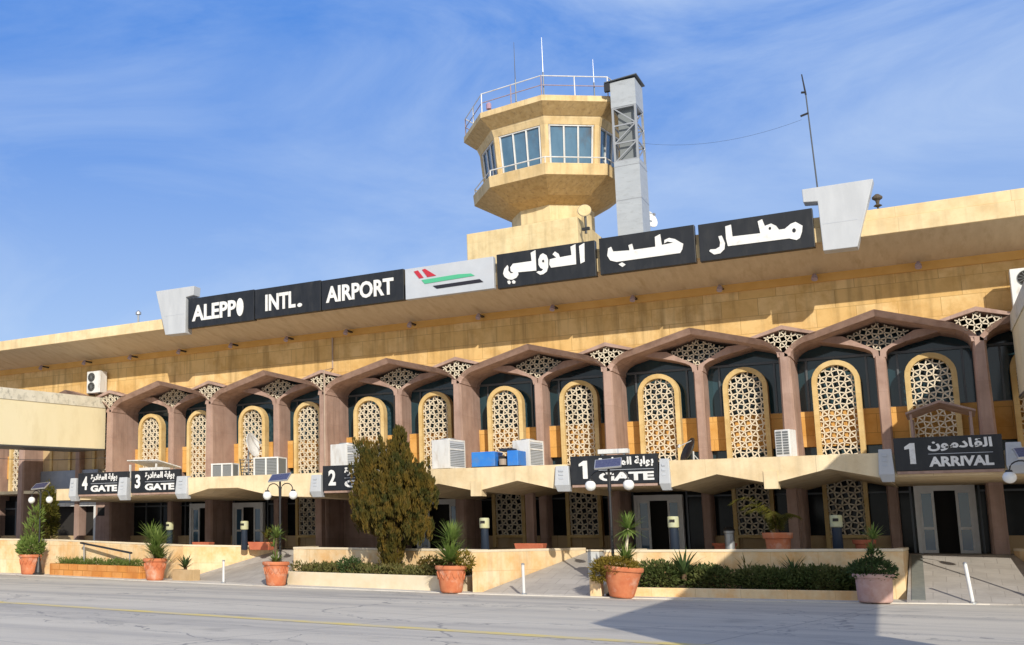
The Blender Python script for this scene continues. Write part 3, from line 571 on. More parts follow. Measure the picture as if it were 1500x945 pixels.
DEP = [[(2982,-120),(2965,-132),(2946,-136),(2925,-132),(2909,-121),(2897,-104),(2893,-84),(2897,-65),(2908,-48),(2925,-36),(2946,-32),(2965,-36),(2982,-48),(2993,-65),(2997,-84),(2993,-104),(2934,-21),(2857,-26),(2868,67),(2929,71),(2937,74),(2941,77),(2943,83),(2945,97),(2941,127),(2905,234),(2994,267),(3017,202),(3033,128),(3032,81),(3028,58),(3020,38),(3009,20),(2994,5),(2976,-7),(2956,-15),(2757,-124),(2703,-146),(2620,-162),(2600,-70),(2685,-53),(2710,-44),(2730,-32),(2745,-17),(2756,1),(2764,26),(2766,57),(2763,89),(2754,113),(2744,125),(2731,128),(2726,125),(2720,118),(2715,108),(2711,95),(2710,82),(2710,78),(2715,73),(2722,71),(2733,69),(2890,68),(2907,65),(2923,54),(2931,39),(2934,22),(2930,4),(2919,-11),(2902,-22),(2884,-25),(2711,-23),(2683,-16),(2658,-4),(2637,15),(2622,41),(2618,71),(2620,100),(2627,126),(2637,151),(2651,174),(2669,193),(2689,208),(2713,219),(2740,222),(2773,217),(2802,202),(2826,177),(2843,143),(2853,102),(2857,54),(2851,-3),(2832,-52),(2800,-93),(2586,-22),(2494,-22),(2481,445),(2573,445),(2401,-120),(2385,-132),(2365,-136),(2345,-132),(2328,-121),(2317,-104),(2313,-84),(2317,-65),(2328,-48),(2345,-36),(2365,-32),(2385,-36),(2402,-48),(2413,-65),(2417,-84),(2413,-104),(2353,-21),(2277,-26),(2332,68),(2349,71),(2357,74),(2360,77),(2363,83),(2364,97),(2360,127),(2324,234),(2414,267),(2436,202),(2452,128),(2452,81),(2448,58),(2440,38),(2429,20),(2414,5),(2396,-7),(2376,-15),(2236,367),(2219,355),(2200,352),(2180,355),(2163,367),(2152,383),(2148,403),(2152,423),(2163,440),(2180,451),(2200,455),(2220,451),(2236,439),(2247,423),(2251,403),(2247,383),(2155,367),(2138,355),(2119,352),(2099,355),(2082,367),(2070,383),(2067,403),(2070,423),(2082,440),(2098,451),(2119,455),(2139,451),(2155,439),(2166,423),(2170,403),(2166,383),(2338,-11),(2322,-22),(2303,-25),(2268,-22),(2237,-14),(2209,1),(2187,26),(2173,58),(2168,98),(2157,328),(2249,328),(2260,112),(2263,91),(2267,80),(2272,75),(2278,71),(2291,69),(2310,68),(2327,65),(2342,54),(2351,39),(2354,22),(2350,4),(2227,136),(2236,45),(2182,32),(2146,30),(2112,32),(2081,40),(2053,54),(2030,74),(2014,101),(2009,132),(2013,162),(2025,190),(2043,214),(2066,236),(2092,253),(2123,267),(2156,278),(2211,288),(2227,193),(2177,188),(2155,184),(2137,177),(2123,169),(2112,160),(2105,152),(2101,145),(2101,137),(2109,131),(2119,127),(2131,124),(2146,122),(2176,124),(1844,-22),(1752,-22),(1738,445),(1831,445),(1636,-16),(1604,-23),(1540,-26),(1550,67),(1595,69),(1607,72),(1611,80),(1600,445),(1692,445),(1702,68),(1695,41),(1683,17),(1662,-3),(1262,-21),(1197,-26),(1236,69),(1241,71),(1247,76),(1308,181),(1324,199),(1340,214),(1357,224),(1373,231),(1388,235),(1403,237),(1427,234),(1449,225),(1469,210),(1485,189),(1515,130),(1528,102),(1538,85),(1546,75),(1552,71),(1560,69),(1589,65),(1605,54),(1614,39),(1616,22),(1612,4),(1601,-11),(1584,-22),(1513,-16),(1491,-3),(1461,26),(1633,284),(1509,14),(1497,-3),(1481,-17),(1464,-26),(1446,-32),(1427,-33),(1403,-31),(1379,-23),(1355,-12),(1333,4),(1313,23),(1316,19),(1300,1),(1281,-13),(1378,128),(1362,103),(1375,88),(1394,71),(1403,65),(1412,61),(1420,59),(1425,59),(1434,61),(1437,64),(1439,70),(1435,86),(1414,132),(1409,139),(1405,143),(1400,145),(1392,142),(1386,137),(1112,297),(1096,286),(1076,282),(1056,286),(1039,297),(1028,314),(1024,334),(1028,353),(1039,370),(1056,382),(1076,386),(1096,382),(1112,370),(1124,353),(1127,334),(1123,314),(1001,-15),(958,-22),(888,-26),(899,67),(981,74),(1035,91),(1057,102),(1075,115),(1090,128),(1099,141),(1105,152),(1106,162),(1103,167),(1097,170),(1087,172),(1071,174),(1060,173),(1033,167),(1009,157),(1024,167),(1017,172),(1062,132),(1092,100),(1104,93),(1117,86),(1133,80),(1150,76),(1169,72),(1188,70),(1208,68),(1230,68),(1247,65),(1262,54),(1271,39),(1274,22),(1270,4),(1258,-11),(1223,-25),(1187,-23),(1151,-18),(1116,-10),(1082,2),(1052,18),(1025,39),(990,78),(945,116),(939,124),(929,143),(924,162),(923,173),(928,191),(940,207),(956,222),(975,236),(998,247),(1023,257),(1051,264),(1080,266),(1115,263),(1144,254),(1167,239),(1184,220),(1194,198),(1198,174),(1194,143),(1182,113),(1164,84),(1140,58),(1111,35),(1079,15),(1042,-2),(949,-11),(933,-22),(914,-25),(867,-22),(831,-13),(803,5),(785,31),(776,63),(760,445),(853,445),(867,95),(870,81),(873,75),(878,72),(892,69),(938,65),(954,54),(962,39),(965,22),(961,4),(499,-10),(481,-1),(449,20),(494,97),(525,80),(542,74),(562,69),(585,68),(609,69),(625,73),(634,77),(640,82),(642,88),(644,97),(643,106),(640,119),(620,162),(557,257),(635,308),(698,210),(727,145),(733,118),(736,93),(732,64),(721,36),(701,11),(672,-9),(633,-22),(585,-26),(540,-22),(270,-151),(229,-164),(197,-79),(268,-51),(304,-29),(327,-5),(342,18),(349,41),(352,64),(349,90),(345,105),(303,188),(386,230),(416,172),(430,134),(438,99),(441,68),(437,28),(427,-8),(411,-40),(391,-68),(369,-92),(319,-128),(180,-10),(152,-19),(120,-22),(88,-19),(58,-10),(33,6),(12,29),(0,59),(-4,94),(1,129),(18,168),(47,211),(115,279),(166,133),(46,240),(105,310),(180,242),(206,211),(226,177),(240,141),(244,102),(243,84),(239,64),(231,44),(219,24),(202,5),(95,78),(105,73),(120,71),(134,72),(143,75),(150,80),(154,85),(157,93),(158,104),(157,115),(154,128),(148,141),(138,157),(121,175),(53,233),(193,240),(131,181),(115,162),(102,143),(93,126),(88,111),(87,99),(89,86),(201,325),(185,313),(165,310),(145,313),(128,325),(117,341),(113,361),(117,381),(128,397),(145,409),(165,413),(185,409),(201,397),(212,381),(216,361),(212,341),(120,325),(84,310),(64,313),(47,325),(35,341),(32,361),(35,381),(47,397),(63,409),(84,413),(104,409),(120,397),(131,381),(135,361),(131,341)],[(516,517,532),(513,512,540),(96,111,110),(123,122,121),(429,422,421),(280,286,285),(334,333,337),(215,191,216),(208,201,209),(395,394,399),(197,196,213),(144,143,142),(197,212,198),(456,445,444),(368,367,337),(24,23,28),(223,228,227),(301,316,315),(298,244,299),(12,8,2),(104,102,100),(130,129,116),(396,395,398),(6,5,4),(528,516,529),(523,538,539),(142,141,140),(361,321,322),(148,136,137),(432,419,433),(160,159,139),(156,155,138),(200,199,210),(426,425,424),(258,257,263),(473,474,477),(93,92,95),(240,239,280),(371,370,337),(72,73,53),(76,77,53),(236,282,238),(443,457,444),(265,225,269),(389,388,403),(428,427,424),(74,75,53),(38,37,40),(366,365,367),(45,70,53),(0,14,12),(65,64,88),(34,33,20),(525,524,539),(468,488,487),(12,11,10),(438,460,441),(417,434,418),(531,530,516),(391,390,402),(268,267,253),(422,428,423),(369,368,337),(203,202,207),(537,536,535),(40,39,38),(145,161,162),(134,133,162),(29,28,23),(147,146,162),(387,357,358),(430,429,421),(433,418,434),(499,501,504),(374,332,331),(323,324,338),(98,96,108),(89,67,66),(61,60,62),(320,319,318),(282,239,238),(363,338,337),(301,315,313),(478,477,474),(250,249,297),(49,48,52),(53,52,48),(93,95,94),(477,476,473),(86,87,53),(18,17,16),(272,271,267),(270,271,265),(244,243,299),(81,82,53),(225,264,269),(515,516,527),(509,508,469),(87,88,53),(452,451,448),(281,280,239),(79,80,53),(256,255,269),(360,361,321),(31,30,22),(127,126,118),(309,308,307),(528,527,516),(113,112,114),(441,460,442),(440,439,438),(124,120,119),(429,428,422),(512,539,540),(108,104,98),(471,506,505),(510,525,539),(511,510,539),(524,523,539),(206,204,173),(403,402,390),(98,97,96),(206,205,204),(427,426,424),(394,400,399),(4,3,2),(0,15,14),(309,307,305),(530,529,516),(28,27,24),(139,145,144),(10,9,8),(211,198,212),(193,214,213),(418,433,419),(518,517,522),(413,437,414),(535,534,533),(436,435,416),(195,194,213),(499,474,501),(410,409,412),(171,217,216),(303,301,313),(163,148,136),(171,187,218),(199,198,211),(150,137,138),(207,206,203),(419,432,420),(191,190,171),(146,145,162),(20,19,35),(158,157,138),(54,53,59),(112,115,114),(516,532,531),(144,142,140),(191,171,216),(235,234,228),(321,320,318),(59,58,54),(227,226,224),(173,172,206),(161,145,139),(401,400,392),(47,46,53),(233,232,229),(190,189,171),(224,223,227),(62,60,63),(55,58,57),(232,231,229),(220,222,221),(382,381,327),(318,317,321),(51,50,49),(378,377,329),(381,380,328),(375,374,331),(48,47,53),(202,201,208),(336,335,334),(297,248,298),(376,329,377),(379,378,328),(16,35,19),(69,70,45),(378,329,328),(476,475,473),(253,294,293),(280,278,286),(32,31,21),(258,261,260),(241,240,284),(127,118,117),(20,33,21),(443,442,459),(274,267,275),(84,85,53),(82,83,53),(80,81,53),(242,300,243),(192,191,215),(445,455,446),(267,253,293),(270,265,269),(130,116,131),(447,452,448),(388,407,406),(460,459,442),(180,113,114),(209,200,210),(255,254,269),(512,511,539),(70,71,53),(459,458,443),(453,452,447),(440,438,441),(455,454,446),(322,338,362),(75,76,53),(325,324,382),(132,147,162),(458,457,443),(457,456,444),(124,123,120),(115,131,116),(475,501,473),(517,523,522),(129,128,117),(31,22,21),(68,67,89),(514,513,540),(118,125,119),(40,36,41),(220,219,222),(406,405,403),(501,472,504),(129,117,116),(126,125,118),(112,131,115),(125,124,119),(278,280,279),(140,139,144),(293,292,267),(395,399,398),(469,468,509),(405,404,403),(128,127,117),(468,489,488),(257,256,269),(390,389,403),(388,406,403),(437,436,414),(401,391,402),(19,18,16),(284,283,241),(282,281,239),(505,504,472),(394,393,400),(398,397,396),(470,469,508),(468,487,509),(96,110,108),(36,42,41),(212,197,213),(392,391,401),(476,526,515),(436,415,414),(472,471,505),(37,36,40),(91,90,42),(36,91,42),(90,68,42),(234,233,228),(206,204,203),(201,200,209),(408,437,413),(471,470,507),(22,29,23),(413,412,408),(330,375,331),(526,514,515),(233,229,228),(52,51,49),(409,408,412),(204,174,173),(533,532,537),(411,410,412),(153,152,138),(110,109,108),(428,424,423),(522,521,520),(60,59,53),(436,416,415),(152,151,138),(506,471,507),(208,207,202),(159,158,139),(2,1,0),(30,29,22),(139,161,160),(435,434,417),(149,148,137),(8,7,6),(88,89,66),(150,149,137),(155,154,138),(151,150,138),(432,431,420),(435,417,416),(196,195,213),(100,98,104),(4,2,8),(189,170,171),(193,192,214),(154,153,138),(194,193,213),(108,106,104),(393,392,400),(199,211,210),(133,132,162),(163,134,162),(135,134,163),(157,156,138),(431,430,420),(532,538,537),(520,519,518),(313,311,309),(309,303,313),(365,364,337),(474,480,479),(226,225,224),(204,175,174),(478,474,479),(100,99,98),(171,188,187),(317,387,360),(501,472,473),(305,304,303),(102,101,100),(104,103,102),(313,312,311),(359,360,387),(106,105,104),(108,107,106),(314,313,315),(305,307,306),(301,303,302),(27,26,25),(231,230,229),(57,56,55),(372,333,373),(66,65,88),(327,326,382),(223,235,228),(309,311,310),(89,90,68),(360,321,317),(136,135,163),(372,371,337),(300,242,283),(337,333,372),(44,43,69),(326,325,382),(192,215,214),(240,280,284),(374,373,332),(280,285,284),(364,363,337),(370,369,337),(380,379,328),(376,375,330),(381,328,327),(43,42,69),(251,250,296),(333,332,373),(46,45,53),(138,139,158),(430,421,420),(247,246,298),(237,236,238),(297,296,250),(45,44,69),(322,323,338),(248,247,298),(249,248,297),(252,251,296),(336,334,337),(337,367,365),(305,303,309),(387,358,359),(267,289,275),(346,237,238),(276,275,288),(299,243,300),(78,79,53),(85,86,53),(277,276,287),(287,276,288),(277,287,286),(73,74,53),(71,72,53),(77,78,53),(242,241,283),(246,245,298),(33,32,21),(454,453,446),(272,267,273),(274,273,267),(60,64,63),(267,290,289),(278,277,286),(288,275,289),(522,520,518),(245,244,298),(35,34,20),(537,535,533),(68,69,42),(446,453,447),(53,88,60),(263,261,258),(260,259,258),(451,450,449),(517,538,532),(264,257,269),(538,523,517),(252,296,295),(264,263,257),(362,361,322),(338,363,362),(253,254,268),(527,476,515),(27,25,24),(271,265,266),(451,449,448),(263,262,261),(507,470,508),(171,218,217),(540,526,514),(253,252,294),(64,60,88),(291,290,267),(123,121,120),(14,13,12),(456,455,445),(8,6,4),(252,295,294),(266,267,271),(292,291,267),(2,0,12),(83,84,53),(501,474,475),(501,503,502),(329,376,330),(12,10,8),(474,500,501),(499,474,500),(55,54,58),(254,269,268)]]
ARR = [[(2025,-22),(1933,-22),(1920,445),(2012,445),(1817,-16),(1785,-23),(1721,-26),(1776,69),(1788,72),(1792,80),(1781,445),(1873,445),(1883,68),(1877,41),(1864,17),(1844,-3),(1676,300),(1660,288),(1640,285),(1620,288),(1603,300),(1592,316),(1588,336),(1592,356),(1603,373),(1620,384),(1640,388),(1660,384),(1677,372),(1688,356),(1692,336),(1688,316),(1595,300),(1579,288),(1559,285),(1539,288),(1522,300),(1511,316),(1507,336),(1511,356),(1522,373),(1539,384),(1559,388),(1579,384),(1595,372),(1607,356),(1610,336),(1607,316),(1427,-25),(1439,68),(1503,68),(1558,74),(1586,83),(1601,92),(1614,101),(1623,111),(1629,122),(1630,135),(1629,144),(1626,154),(1621,163),(1614,170),(1608,174),(1602,175),(1596,174),(1589,170),(1582,163),(1576,154),(1572,143),(1571,132),(1573,120),(1578,110),(1586,99),(1596,90),(1608,82),(1669,49),(1550,14),(1517,43),(1503,60),(1490,81),(1481,105),(1478,133),(1481,161),(1488,186),(1500,209),(1516,229),(1535,245),(1556,258),(1579,265),(1604,268),(1638,263),(1668,248),(1691,226),(1709,199),(1720,169),(1723,138),(1721,109),(1712,83),(1699,60),(1682,40),(1661,23),(1638,9),(1614,-2),(1588,-11),(1573,-15),(1782,-11),(1766,-22),(1747,-25),(1714,-24),(1682,-21),(1650,-16),(1531,18),(1613,77),(1641,74),(1687,70),(1733,68),(1754,68),(1771,65),(1786,54),(1795,39),(1798,22),(1794,4),(1489,-11),(1472,-22),(1453,-25),(1407,-22),(1371,-13),(1343,5),(1325,31),(1316,63),(1300,445),(1392,445),(1407,95),(1410,81),(1412,75),(1417,72),(1432,69),(1477,65),(1493,54),(1502,39),(1504,22),(1500,4),(1038,-10),(1020,-1),(988,20),(1033,97),(1065,80),(1081,74),(1101,69),(1125,68),(1148,69),(1164,73),(1174,77),(1179,82),(1182,88),(1183,97),(1182,106),(1179,119),(1159,162),(1097,257),(1174,308),(1238,210),(1266,145),(1273,118),(1275,93),(1272,64),(1261,36),(1241,11),(1211,-9),(1173,-22),(1125,-26),(1079,-22),(722,-22),(704,-24),(661,-26),(672,65),(701,69),(708,72),(715,77),(723,89),(763,166),(782,193),(802,212),(823,225),(845,232),(866,234),(891,231),(914,221),(934,206),(951,188),(965,167),(975,144),(981,120),(984,96),(980,59),(968,28),(950,5),(927,-11),(903,-19),(878,-22),(824,-14),(788,0),(727,36),(773,110),(818,85),(840,76),(858,72),(872,71),(883,72),(889,74),(894,79),(896,83),(897,89),(895,102),(891,114),(883,126),(875,135),(868,140),(858,141),(853,139),(847,134),(839,123),(816,80),(788,26),(773,7),(757,-7),(739,-16),(560,-124),(507,-146),(424,-162),(403,-70),(489,-53),(514,-44),(533,-32),(549,-17),(560,1),(567,26),(570,57),(567,89),(558,113),(548,125),(538,128),(530,125),(524,118),(519,108),(515,95),(514,82),(515,76),(519,73),(526,71),(536,69),(693,68),(711,65),(727,54),(735,39),(738,22),(734,4),(722,-11),(515,-23),(487,-16),(462,-4),(441,15),(426,41),(422,71),(424,100),(431,126),(441,151),(455,174),(472,193),(493,208),(517,219),(544,222),(576,217),(606,202),(629,177),(647,143),(657,102),(660,54),(654,-3),(636,-52),(604,-93),(12,-72),(0,-39),(-4,-1),(-1,33),(30,133),(113,101),(93,37),(88,5),(92,-18),(100,-34),(114,-47),(134,-57),(159,-63),(189,-66),(222,-63),(248,-56),(268,-46),(283,-34),(293,-19),(301,-3),(305,15),(306,32),(304,54),(299,81),(259,176),(342,218),(375,149),(392,96),(398,39),(392,-14),(384,-41),(371,-67),(354,-92),(331,-114),(304,-133),(271,-147),(233,-156),(189,-158),(152,-156),(117,-150),(85,-138),(56,-122),(31,-100),(233,229),(217,217),(197,214),(177,217),(160,229),(149,245),(145,265),(149,285),(160,301),(177,313),(197,317),(217,313),(233,301),(244,285),(248,265),(244,245)],[(193,212,211),(169,168,151),(22,23,42),(13,9,8),(115,118,116),(336,335,334),(1,3,2),(151,168,152),(292,320,293),(33,32,21),(34,21,22),(181,220,219),(203,204,221),(192,214,213),(258,173,250),(60,59,66),(12,11,9),(128,127,134),(253,252,251),(278,277,236),(206,205,200),(289,281,290),(249,248,259),(207,206,199),(319,318,294),(192,191,218),(240,239,274),(318,317,294),(324,339,338),(255,254,251),(27,26,45),(228,227,231),(153,166,154),(275,274,239),(316,315,296),(104,103,111),(49,48,78),(77,78,48),(4,8,7),(111,76,77),(274,273,240),(63,62,61),(272,271,241),(34,33,21),(254,253,251),(79,50,51),(175,173,202),(97,74,113),(11,10,9),(204,222,221),(176,175,202),(218,184,183),(173,257,251),(298,313,299),(286,285,287),(195,194,210),(282,281,289),(310,301,300),(198,197,208),(278,236,235),(224,201,223),(79,78,50),(279,278,235),(146,145,144),(23,45,44),(232,231,227),(171,170,148),(143,142,146),(188,187,218),(48,104,111),(273,272,240),(103,110,111),(267,266,243),(260,259,248),(240,272,241),(81,52,80),(251,250,173),(123,122,137),(259,258,249),(269,268,242),(251,257,256),(24,23,45),(175,174,173),(71,70,57),(15,14,8),(114,98,97),(23,46,45),(54,53,57),(90,91,57),(82,83,52),(87,88,57),(91,92,57),(74,73,57),(37,36,22),(52,79,80),(173,172,202),(226,225,202),(36,35,22),(177,176,202),(89,90,57),(25,24,45),(128,134,133),(75,113,112),(180,203,221),(183,219,218),(134,126,135),(309,303,302),(288,283,289),(14,13,8),(129,128,133),(197,196,209),(114,113,75),(205,204,222),(205,222,223),(323,322,291),(180,179,203),(147,146,142),(192,217,216),(200,199,206),(193,192,213),(194,193,211),(148,147,171),(224,201,202),(324,338,336),(326,325,324),(164,155,154),(190,189,218),(161,160,158),(319,294,293),(338,337,336),(44,43,23),(299,311,300),(328,327,326),(98,114,99),(295,316,296),(142,171,147),(150,149,170),(168,167,152),(233,232,227),(183,182,219),(227,280,233),(237,276,238),(185,184,218),(242,267,243),(68,67,58),(238,275,239),(270,269,241),(280,279,234),(76,75,112),(162,158,157),(132,131,130),(265,245,244),(193,213,212),(217,192,218),(307,306,305),(208,207,199),(73,72,57),(115,6,5),(94,95,57),(51,52,79),(265,264,245),(264,246,245),(246,264,263),(262,261,247),(266,265,244),(261,260,247),(256,255,251),(260,248,247),(263,247,246),(263,262,247),(271,270,241),(241,269,242),(58,67,59),(72,71,57),(78,50,49),(64,63,61),(66,65,60),(5,4,7),(60,65,61),(112,111,76),(67,66,59),(177,202,178),(74,75,113),(268,267,242),(65,64,61),(276,275,238),(4,15,8),(35,34,22),(93,94,57),(53,52,57),(95,96,57),(92,93,57),(111,77,48),(97,74,57),(85,86,57),(13,12,9),(70,69,57),(96,97,57),(69,68,57),(86,87,57),(32,20,21),(172,226,202),(118,117,116),(28,27,45),(225,224,202),(83,84,57),(203,179,202),(39,38,22),(43,42,23),(113,114,97),(55,54,57),(57,56,55),(38,37,22),(266,244,243),(211,210,194),(81,82,52),(88,89,57),(84,85,57),(41,40,22),(58,57,68),(130,129,132),(332,331,330),(167,166,153),(52,83,57),(191,190,218),(127,126,134),(219,182,181),(181,180,221),(122,141,140),(189,188,218),(124,123,137),(181,221,220),(284,283,288),(7,115,5),(98,118,115),(1,0,3),(137,136,124),(322,321,291),(283,282,289),(75,99,114),(304,303,308),(201,200,223),(223,200,205),(129,133,132),(192,216,215),(42,41,22),(40,39,22),(336,332,326),(281,323,290),(192,215,214),(291,290,323),(179,178,202),(196,195,210),(287,284,288),(314,298,297),(170,169,150),(291,321,292),(285,284,287),(209,196,210),(294,317,295),(187,186,218),(301,309,302),(199,198,208),(308,307,304),(163,162,156),(208,197,209),(309,308,303),(160,159,158),(317,316,295),(307,305,304),(156,162,157),(321,320,292),(135,125,136),(165,164,154),(312,311,299),(313,312,299),(311,310,300),(152,167,153),(164,163,155),(163,156,155),(315,314,297),(115,114,98),(326,324,336),(162,161,158),(314,313,298),(166,165,154),(310,309,301),(122,140,137),(332,330,328),(125,124,136),(29,28,45),(330,329,328),(336,334,332),(140,139,137),(149,148,170),(328,326,332),(320,319,293),(126,125,135),(150,169,151),(236,277,237),(139,138,137),(279,235,234),(258,250,249),(144,143,146),(229,228,231),(26,25,45),(230,229,231),(315,297,296),(277,276,237),(334,333,332),(186,185,218),(233,280,234)]]
def ar(d): return ([(a/1000, b/1000) for a, b in d[0]], [tuple(f) for f in d[1]])

# ------------------------------------------------------------------ roof sign, panel by panel
SF = 36.1/35.5                                     # boards hang just proud of the fascia
def board(x0, x1, z0, z1, m, label, name='roof_sign', group='boards of the long roof sign'):
    x0, x1, z0, z1 = x0*SF, x1*SF, 1.65+(z0-1.65)*SF, 1.65+(z1-1.65)*SF
    o = thing(name, label, 'sign', (x0,-2.4,z0), 0, group)
    MB().box(0,x1-x0,.015,.25,0,z1-z0).build('board', m, o, bev=.012)
    g = MB()
    for t in (.2,.8): g.beam(((x1-x0)*t,.26,.2),((x1-x0)*t,.62,.2),.06).beam(((x1-x0)*t,.3,.1),((x1-x0)*t,.3,z1-z0-.05),.06)
    g.build('bracket', M['steel'], o)
    return o
def rect(o, w, h, a, b, c, d, txt, bold=.03): return fit(glyphs(txt, bold), a*w, b*w, c*h, d*h)
s1 = board(-26.43,-23.1,10.30,11.575,M['black'],'black roof sign board reading ALEPPO, its last letter filled in white')
letters([rect(s1,3.33,1.275,.07,.75,.22,.76,'ALEPP'), ell(.81*3.33,.49*1.275,.052*3.33,.30*1.275)], .015, .03, 'lettering', M['letter'], s1)
s2 = board(-23.05,-20.0,10.33,11.55,M['black'],'black roof sign board reading INTL.')
letters([rect(s2,3.05,1.22,.17,.64,.22,.78,'INTL'), ell(.705*3.05,.275*1.22,.035*3.05,.065*1.22)], .015, .03, 'lettering', M['letter'], s2)
s3 = board(-19.95,-16.45,10.33,11.515,M['black'],'black roof sign board reading AIRPORT')
letters([rect(s3,3.5,1.185,.06,.90,.22,.78,'AIRPORT')], .015, .03, 'lettering', M['letter'], s3)
s4 = board(-16.38,-12.95,10.32,11.48,M['panel'],'pale grey roof sign board with red, green and black slanted stripes')
def lz(pts): return pts
def logo(pts): return ngon([((x-115)/1220*3.43, 1.16*(1-((z+(x-115)*.137)-312)/432)) for x, z in pts])
letters([logo([(245,340),(305,322),(385,428),(322,440)]), logo([(365,315),(408,300),(565,398),(440,420)])], .015, .02, 'red_stripe', M['red'], s4)
letters([logo([(355,462),(870,382),(1050,372),(1100,402),(870,440),(400,516)])], .015, .02, 'green_stripe', M['green'], s4)
letters([logo([(515,545),(1165,450),(1215,490),(570,585)])], .015, .02, 'black_stripe', M['lblack'], s4)
def arabic_board(x0, x1, z0, z1, label, shapes, holes):
    o = board(x0, x1, z0, z1, M['black'], label)
    letters([ngon([((x-x0)*SF, (z-z0)*SF) for x, z in p]) for p in shapes], .015, .03, 'lettering', M['letter'], o)
    if holes: letters([ell((x-x0)*SF, (z-z0)*SF, r*.75, r, 10) for x, z, r in holes], -.0155, .006, 'letter_counter', M['black'], o)
    return o
arabic_board(-12.83,-9.38,10.28,11.52,'black roof sign board with the third Arabic word, right of the striped board',[[(-9.9,11.39),(-9.72,11.47),(-9.74,10.82),(-9.88,10.77)],[(-10.19,11.41),(-10.02,11.47),(-10.03,10.77),(-10.89,10.77),(-10.95,10.9),(-10.92,11.07),(-10.69,11.1),(-10.82,11.23),(-10.73,11.32),(-10.61,11.22),(-10.57,11.09),(-10.17,11.11)],[(-11.15,11.32),(-11.03,11.23),(-10.98,11.06),(-10.99,10.8),(-11.05,10.65),(-11.17,10.58),(-11.28,10.57),(-11.41,10.68),(-11.34,10.71),(-11.23,10.69),(-11.16,10.75),(-11.26,10.81),(-11.32,10.93),(-11.32,11.12),(-11.25,11.27)],[(-11.58,11.4),(-11.41,11.47),(-11.41,10.74),(-12.06,10.77),(-12.05,10.68),(-12.13,10.58),(-12.28,10.53),(-12.42,10.56),(-12.55,10.67),(-12.6,10.79),(-12.55,10.96),(-12.43,11.08),(-12.4,11.01),(-12.41,10.88),(-12.33,10.77),(-12.21,10.76),(-12.32,10.84),(-12.33,10.98),(-12.23,11.1),(-11.56,11.1)],[(-12.46,10.5),(-12.38,10.52),(-12.33,10.45),(-12.37,10.38),(-12.43,10.4)],[(-12.29,10.48),(-12.22,10.51),(-12.16,10.45),(-12.19,10.38),(-12.27,10.39)]],[(-11.15, 11.04, 0.05)])
arabic_board(-9.24,-6.22,10.3,11.55,'black roof sign board with the short middle Arabic word and a dot below',[[(-6.57,10.96),(-6.61,10.79),(-6.68,10.67),(-8.69,10.66),(-8.89,10.74),(-8.98,10.91),(-8.94,11.16),(-8.84,11.2),(-8.78,11.03),(-8.25,10.99),(-8.28,11.17),(-8.16,11.2),(-8.12,10.99),(-7.43,10.99),(-7.43,11.32),(-7.26,11.39),(-7.23,11.02),(-6.86,11.04),(-7.05,11.11),(-7.15,11.06),(-7.14,11.17),(-6.99,11.22),(-6.81,11.15),(-6.64,11.01)],[(-8.63,10.57),(-8.51,10.62),(-8.4,10.53),(-8.51,10.46)]],[])
arabic_board(-6.1,-2.83,10.3,11.52,'black roof sign board with the rightmost Arabic word beside the end panel',[[(-5.51,11.04),(-5.41,11.05),(-5.33,10.79),(-5.36,10.6),(-5.49,10.48),(-5.67,10.47),(-5.81,10.6),(-5.77,10.65),(-5.61,10.64),(-5.49,10.7),(-5.47,10.84)],[(-5.29,11.33),(-5.12,11.36),(-5.1,10.97),(-4.3,10.95),(-4.35,11.34),(-4.22,11.39),(-4.16,11.16),(-3.98,11.21),(-3.84,11.11),(-3.77,10.98),(-3.61,10.98),(-3.44,11.11),(-3.3,11.15),(-3.12,11.0),(-3.15,10.81),(-3.22,10.63),(-3.31,10.58),(-3.51,10.66),(-5.25,10.68),(-5.29,10.93)]],[(-3.36, 10.89, 0.07), (-4.02, 11.06, 0.05)])

for nm, pts, lab in (('left', [(-28.14,12.12),(-26.09,12.1),(-26.12,11.70),(-26.52,11.66),(-26.53,10.12),(-27.59,10.14)], 'small tapering pale metal end panel left of the ALEPPO board'),
                 ('right', [(-3.06,12.13),(-1.16,12.12),(-1.72,10.12),(-2.62,10.13),(-2.66,11.68),(-3.05,11.72)], 'tall tapering pale metal end panel at the right end of the roof sign')):
    o = thing('sign_pylon', lab, 'sign panel', (pts[0][0]*SF,-2.45,1.65+8.47*SF), 0, 'tapering end panels of the roof sign')
    q = [((x-pts[0][0])*SF, (z-10.12)*SF) for x, z in pts]
    MB().xz(q, 0, .5).build('metal_panel', M['panelw'], o, bev=.02)
    xs = [p[0] for p in q]; MB().box(min(xs)+.5,max(xs)-.5,-.006,.0,.84,.855).build('panel_joint', M['panel'], o)
    MB().beam((min(xs)+.9,.5,.3),(min(xs)+.9,.75,.3),.1).build('bracket', M['steel'], o)

